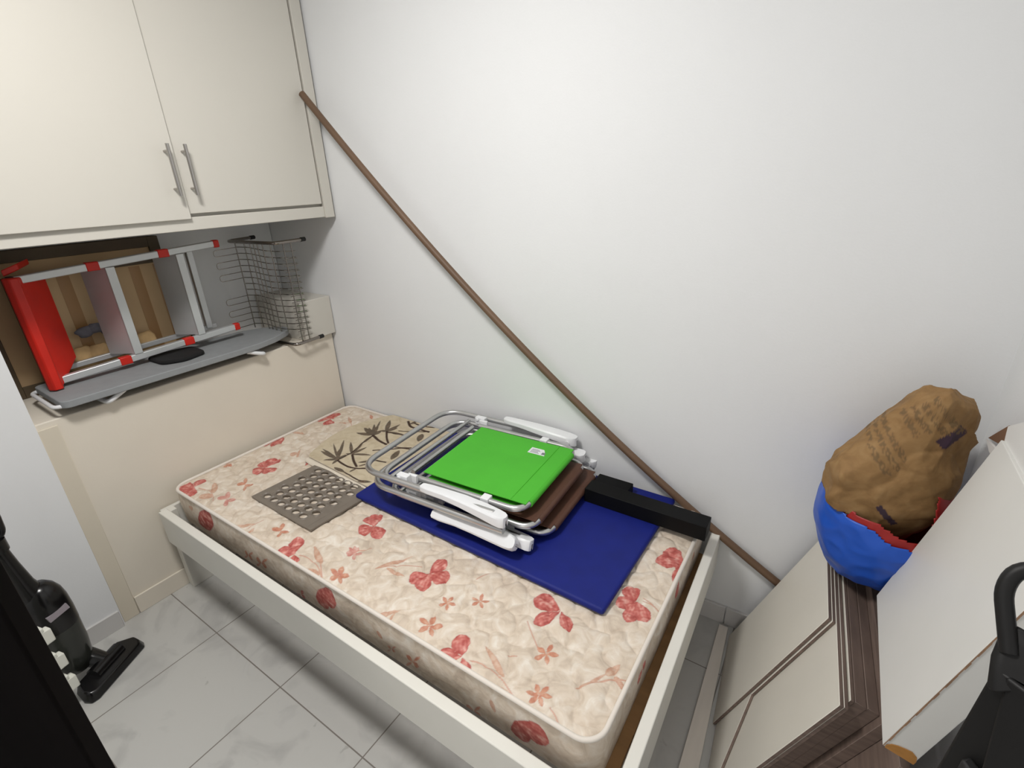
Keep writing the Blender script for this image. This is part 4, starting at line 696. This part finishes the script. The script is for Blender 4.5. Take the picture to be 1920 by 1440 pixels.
# ------------------------------------------------------------------ vacuum cleaner
vblk = mat('black_gloss_plastic', (15, 14, 15), 0.22, var=0.1)
vsm = mat('smoked_bin_plastic', (44, 46, 42), 0.18, var=0.15, scale=7)
vc = thing('vacuum_cleaner', 'black upright vacuum cleaner standing on the floor by the left wall', 'vacuum cleaner', (0.18, -1.33, 0))
hd_a = Vector((0.308, -1.398, 0)); hd_b = Vector((0.190, -1.184, 0)); hx = (hd_b-hd_a).normalized(); hy = Vector((-hx.y, hx.x, 0))
if hy.x > 0: hy = -hy
hl = (hd_b-hd_a).length
pt = [(0.0, 0.0), (0.0, 0.028), (0.03, 0.088), (hl-0.03, 0.088), (hl, 0.03), (hl-0.004, 0.004), (hl-0.02, -0.012), (0.02, -0.012)]
mb = MB().prism([hd_a+hx*a+hy*b2+Vector((0, 0, 0.001)) for a, b2 in pt], [hd_a+hx*(0.012+a*(hl-0.024)/hl)+hy*(b2*0.8+0.005)+Vector((0, 0, 0.046 if b2 > 0.01 else 0.034)) for a, b2 in pt])
fh = mb.build('floor_head', vblk, vc, bevel=0.006, seg=3)
nk = hd_a+hx*(hl*0.52)+hy*0.045
MB().tube([nk+hx*(-0.055)+Vector((0, 0, 0.042)), nk+hx*0.055+Vector((0, 0, 0.042))], 0.026, 16).build('pivot', vblk, vc)
ax0 = Vector((0.150, -1.3725, 0.0)); ax1 = Vector((0.150, -1.3725, 1.0))
def lathe(mb_, a, b2, prof_, n=28, flat=0.8):
    d = (b2-a); ln = d.length; d.normalize(); u = Vector((0, 1, 0)); u = (u-d*u.dot(d)).normalized(); w2 = d.cross(u); rings = []
    for t, r in prof_:
        c = a+d*ln*t; rings.append([c+u*math.cos(2*math.pi*k/n)*r+w2*math.sin(2*math.pi*k/n)*r*flat for k in range(n)])
    vs = [p for g in rings for p in g]; fs = []
    for i in range(len(rings)-1):
        for k in range(n): fs.append((i*n+k, i*n+(k+1) % n, (i+1)*n+(k+1) % n, (i+1)*n+k))
    fs += [tuple(reversed(range(n))), tuple((len(rings)-1)*n+k for k in range(n))]
    mb_.add(vs, fs, 0, True); return mb_
MB().tube([nk+Vector((0, 0, 0.045)), Vector((0.152, -1.340, 0.065)), Vector((0.150, -1.362, 0.09))], [0.026, 0.032, 0.04], 18).build('neck', vblk, vc)
lathe(MB(), ax0, ax1, [(0.045, 0.036), (0.055, 0.046), (0.10, 0.054), (0.16, 0.059), (0.25, 0.0605)], flat=0.95).build('dust_bin', vsm, vc, label='smoked clear dust bin')
mb = lathe(MB(), ax0, ax1, [(0.25, 0.0612), (0.30, 0.0615), (0.35, 0.059), (0.385, 0.053), (0.41, 0.042), (0.428, 0.026), (0.432, 0.004)], flat=0.95)
mb.tube([(0.150, -1.385, 0.38), (0.150, -1.395, 0.45), (0.150, -1.402, 0.53), (0.150, -1.408, 0.60)], [0.040, 0.028, 0.023, 0.021], 18)
mb.build('motor_housing', vblk, vc)
dd = (ax1-ax0).normalized(); ctr = Vector((0.150, -1.3725, 0.325))
lbx = MB(); du = Vector((0.80, 0.60, 0)).normalized(); dn = Vector((0.96, 0.20, 0.12)).normalized(); du = (Vector((-0.2, 0.96, 0.15))-dn*Vector((-0.2, 0.96, 0.15)).dot(dn)).normalized(); dv = dn.cross(du)
c0 = ctr+Vector((0.043, 0.010, 0.0)); lbx.prism([c0+du*a+dv*b2 for a, b2 in ((-0.03, -0.010), (0.03, -0.010), (0.03, 0.010), (-0.03, 0.010))], [c0+dn*0.0165+du*a+dv*b2 for a, b2 in ((-0.03, -0.010), (0.03, -0.010), (0.03, 0.010), (-0.03, 0.010))])
lbx.build('label_plate', mat('grey_label', (150, 142, 148), 0.5), vc, label='small grey label plate')
hp = Vector((0.150, -1.408, 0.60))
hpts = [hp-dd*0.02, hp+dd*0.03, hp+dd*0.05+Vector((0.0, 0.025, 0)), hp+dd*0.13+Vector((0, 0.030, 0)), hp+dd*0.19+Vector((0, 0.0, 0)), hp+dd*0.19+Vector((0, -0.035, 0)), hp+dd*0.10+Vector((0, -0.045, 0)), hp+dd*0.02+Vector((0, -0.02, 0))]
MB().tube(fillet(hpts, 0.03, 5), 0.0125, 12).build('handle', vblk, vc)
MB().tube([hp-dd*0.005, hp+dd*0.035], 0.027, 16).build('collar', vblk, vc)

# ------------------------------------------------------------------ white notched strip, dark door, black stool
ns = MB(); bx0, by0 = 0.283, -1.431
d_ = Vector((0.25, -0.97, 0)).normalized(); e_ = Vector((0.97, 0.25, 0)).normalized()
def nbox(u0, u1, v0, v1, z0_, z1_):
    o_ = Vector((bx0, by0, 0)); P4 = [o_+d_*a+e_*b2 for a, b2 in ((u0, v0), (u1, v0), (u1, v1), (u0, v1))]
    ns.prism([Vector((p.x, p.y, z0_)) for p in P4], [Vector((p.x, p.y, z1_)) for p in P4])
nbox(0.0, 0.16, -0.012, 0.012, 0.0, 0.50)
for z in (0.085, 0.185, 0.295):
    nbox(-0.032, 0.0, -0.014, 0.014, z, z+0.050); nbox(-0.016, 0.0, -0.014, 0.014, z+0.050, z+0.068)
tag(ns.build('notched_strip', mat('white_foam', (232, 232, 222), 0.7, var=0.03), bevel=0.004), 'white notched plastic strip standing between vacuum cleaner and dark door', 'strip')
dE = Vector((1.3925, -1.479, 0))
dk = mat('dark_stained_wood', (12, 9, 9), 0.7, spec=0.06, var=0.35, scale=3, stretch=(6, 6, 0.6))
dv_ = Vector((-0.62, -0.785, 0)).normalized(); dt = Vector((-dv_.y, dv_.x, 0))*0.035
q = [dE, dE+dv_*0.72, dE+dv_*0.72+dt, dE+dt]
dd_ = MB().prism([Vector((p.x, p.y, 0.006)) for p in q], [Vector((p.x, p.y, 2.08)) for p in q]).build('door_1', dk, bevel=0.004)
tag(struct(dd_), 'open dark stained door leaf at the left edge, close to the camera', 'door')
# black folding stool
sl = thing('folding_stool', 'black plastic folding stool with loop handle, close at lower right', 'stool', (2.40, -1.0, 0))
bpl = mat('black_satin_plastic', (19, 18, 18), 0.5, spec=0.3, var=0.12, scale=6)
MB().tube(fillet([(2.394, -0.926, 1.120), (2.382, -0.887, 1.170), (2.389, -0.876, 1.193), (2.412, -0.875, 1.203), (2.424, -0.889, 1.187), (2.416, -0.935, 1.11)], 0.014, 4), 0.0082, 12).build('handle', bpl, sl)
def plate(pts, th_, name, M_=bpl):
    n_ = Vector((0.5200, -0.7613, 0.3871)); P = [Vector(p) for p in pts]; return MB().prism(P, [p-n_*th_ for p in P]).build(name, M_, sl, bevel=0.003)
plate([(2.390, -0.918, 1.132), (2.391, -0.909, 1.143), (2.403, -0.912, 1.147), (2.413, -0.928, 1.130), (2.410, -0.952, 1.101), (2.386, -0.955, 1.086), (2.386, -0.932, 1.113)], 0.010, 'hub')
MB().prism([(2.335, -0.955, 0), (2.375, -0.985, 0), (2.380, -0.975, 0), (2.340, -0.945, 0)], [(2.384, -0.938, 1.105), (2.408, -0.955, 1.105), (2.415, -0.945, 1.105), (2.390, -0.930, 1.105)]).build('leg', bpl, sl, bevel=0.003)
MB().prism([(2.44, -1.20, 0), (2.49, -1.23, 0), (2.50, -1.21, 0), (2.45, -1.18, 0)], [(2.392, -0.945, 1.105), (2.43, -0.975, 1.105), (2.44, -0.96, 1.105), (2.405, -0.930, 1.105)]).build('leg', bpl, sl, bevel=0.003)
MB().prism([(2.36, -0.965, 0.15), (2.48, -1.19, 0.15), (2.49, -1.18, 0.15), (2.37, -0.955, 0.15)], [(2.385, -0.958, 0.98), (2.42, -1.02, 0.98), (2.43, -1.01, 0.98), (2.395, -0.948, 0.98)]).build('folded_seat', black_rub, sl, bevel=0.003)
for o in list(bpy.data.objects):
    if '_local' in o: del o['_local']
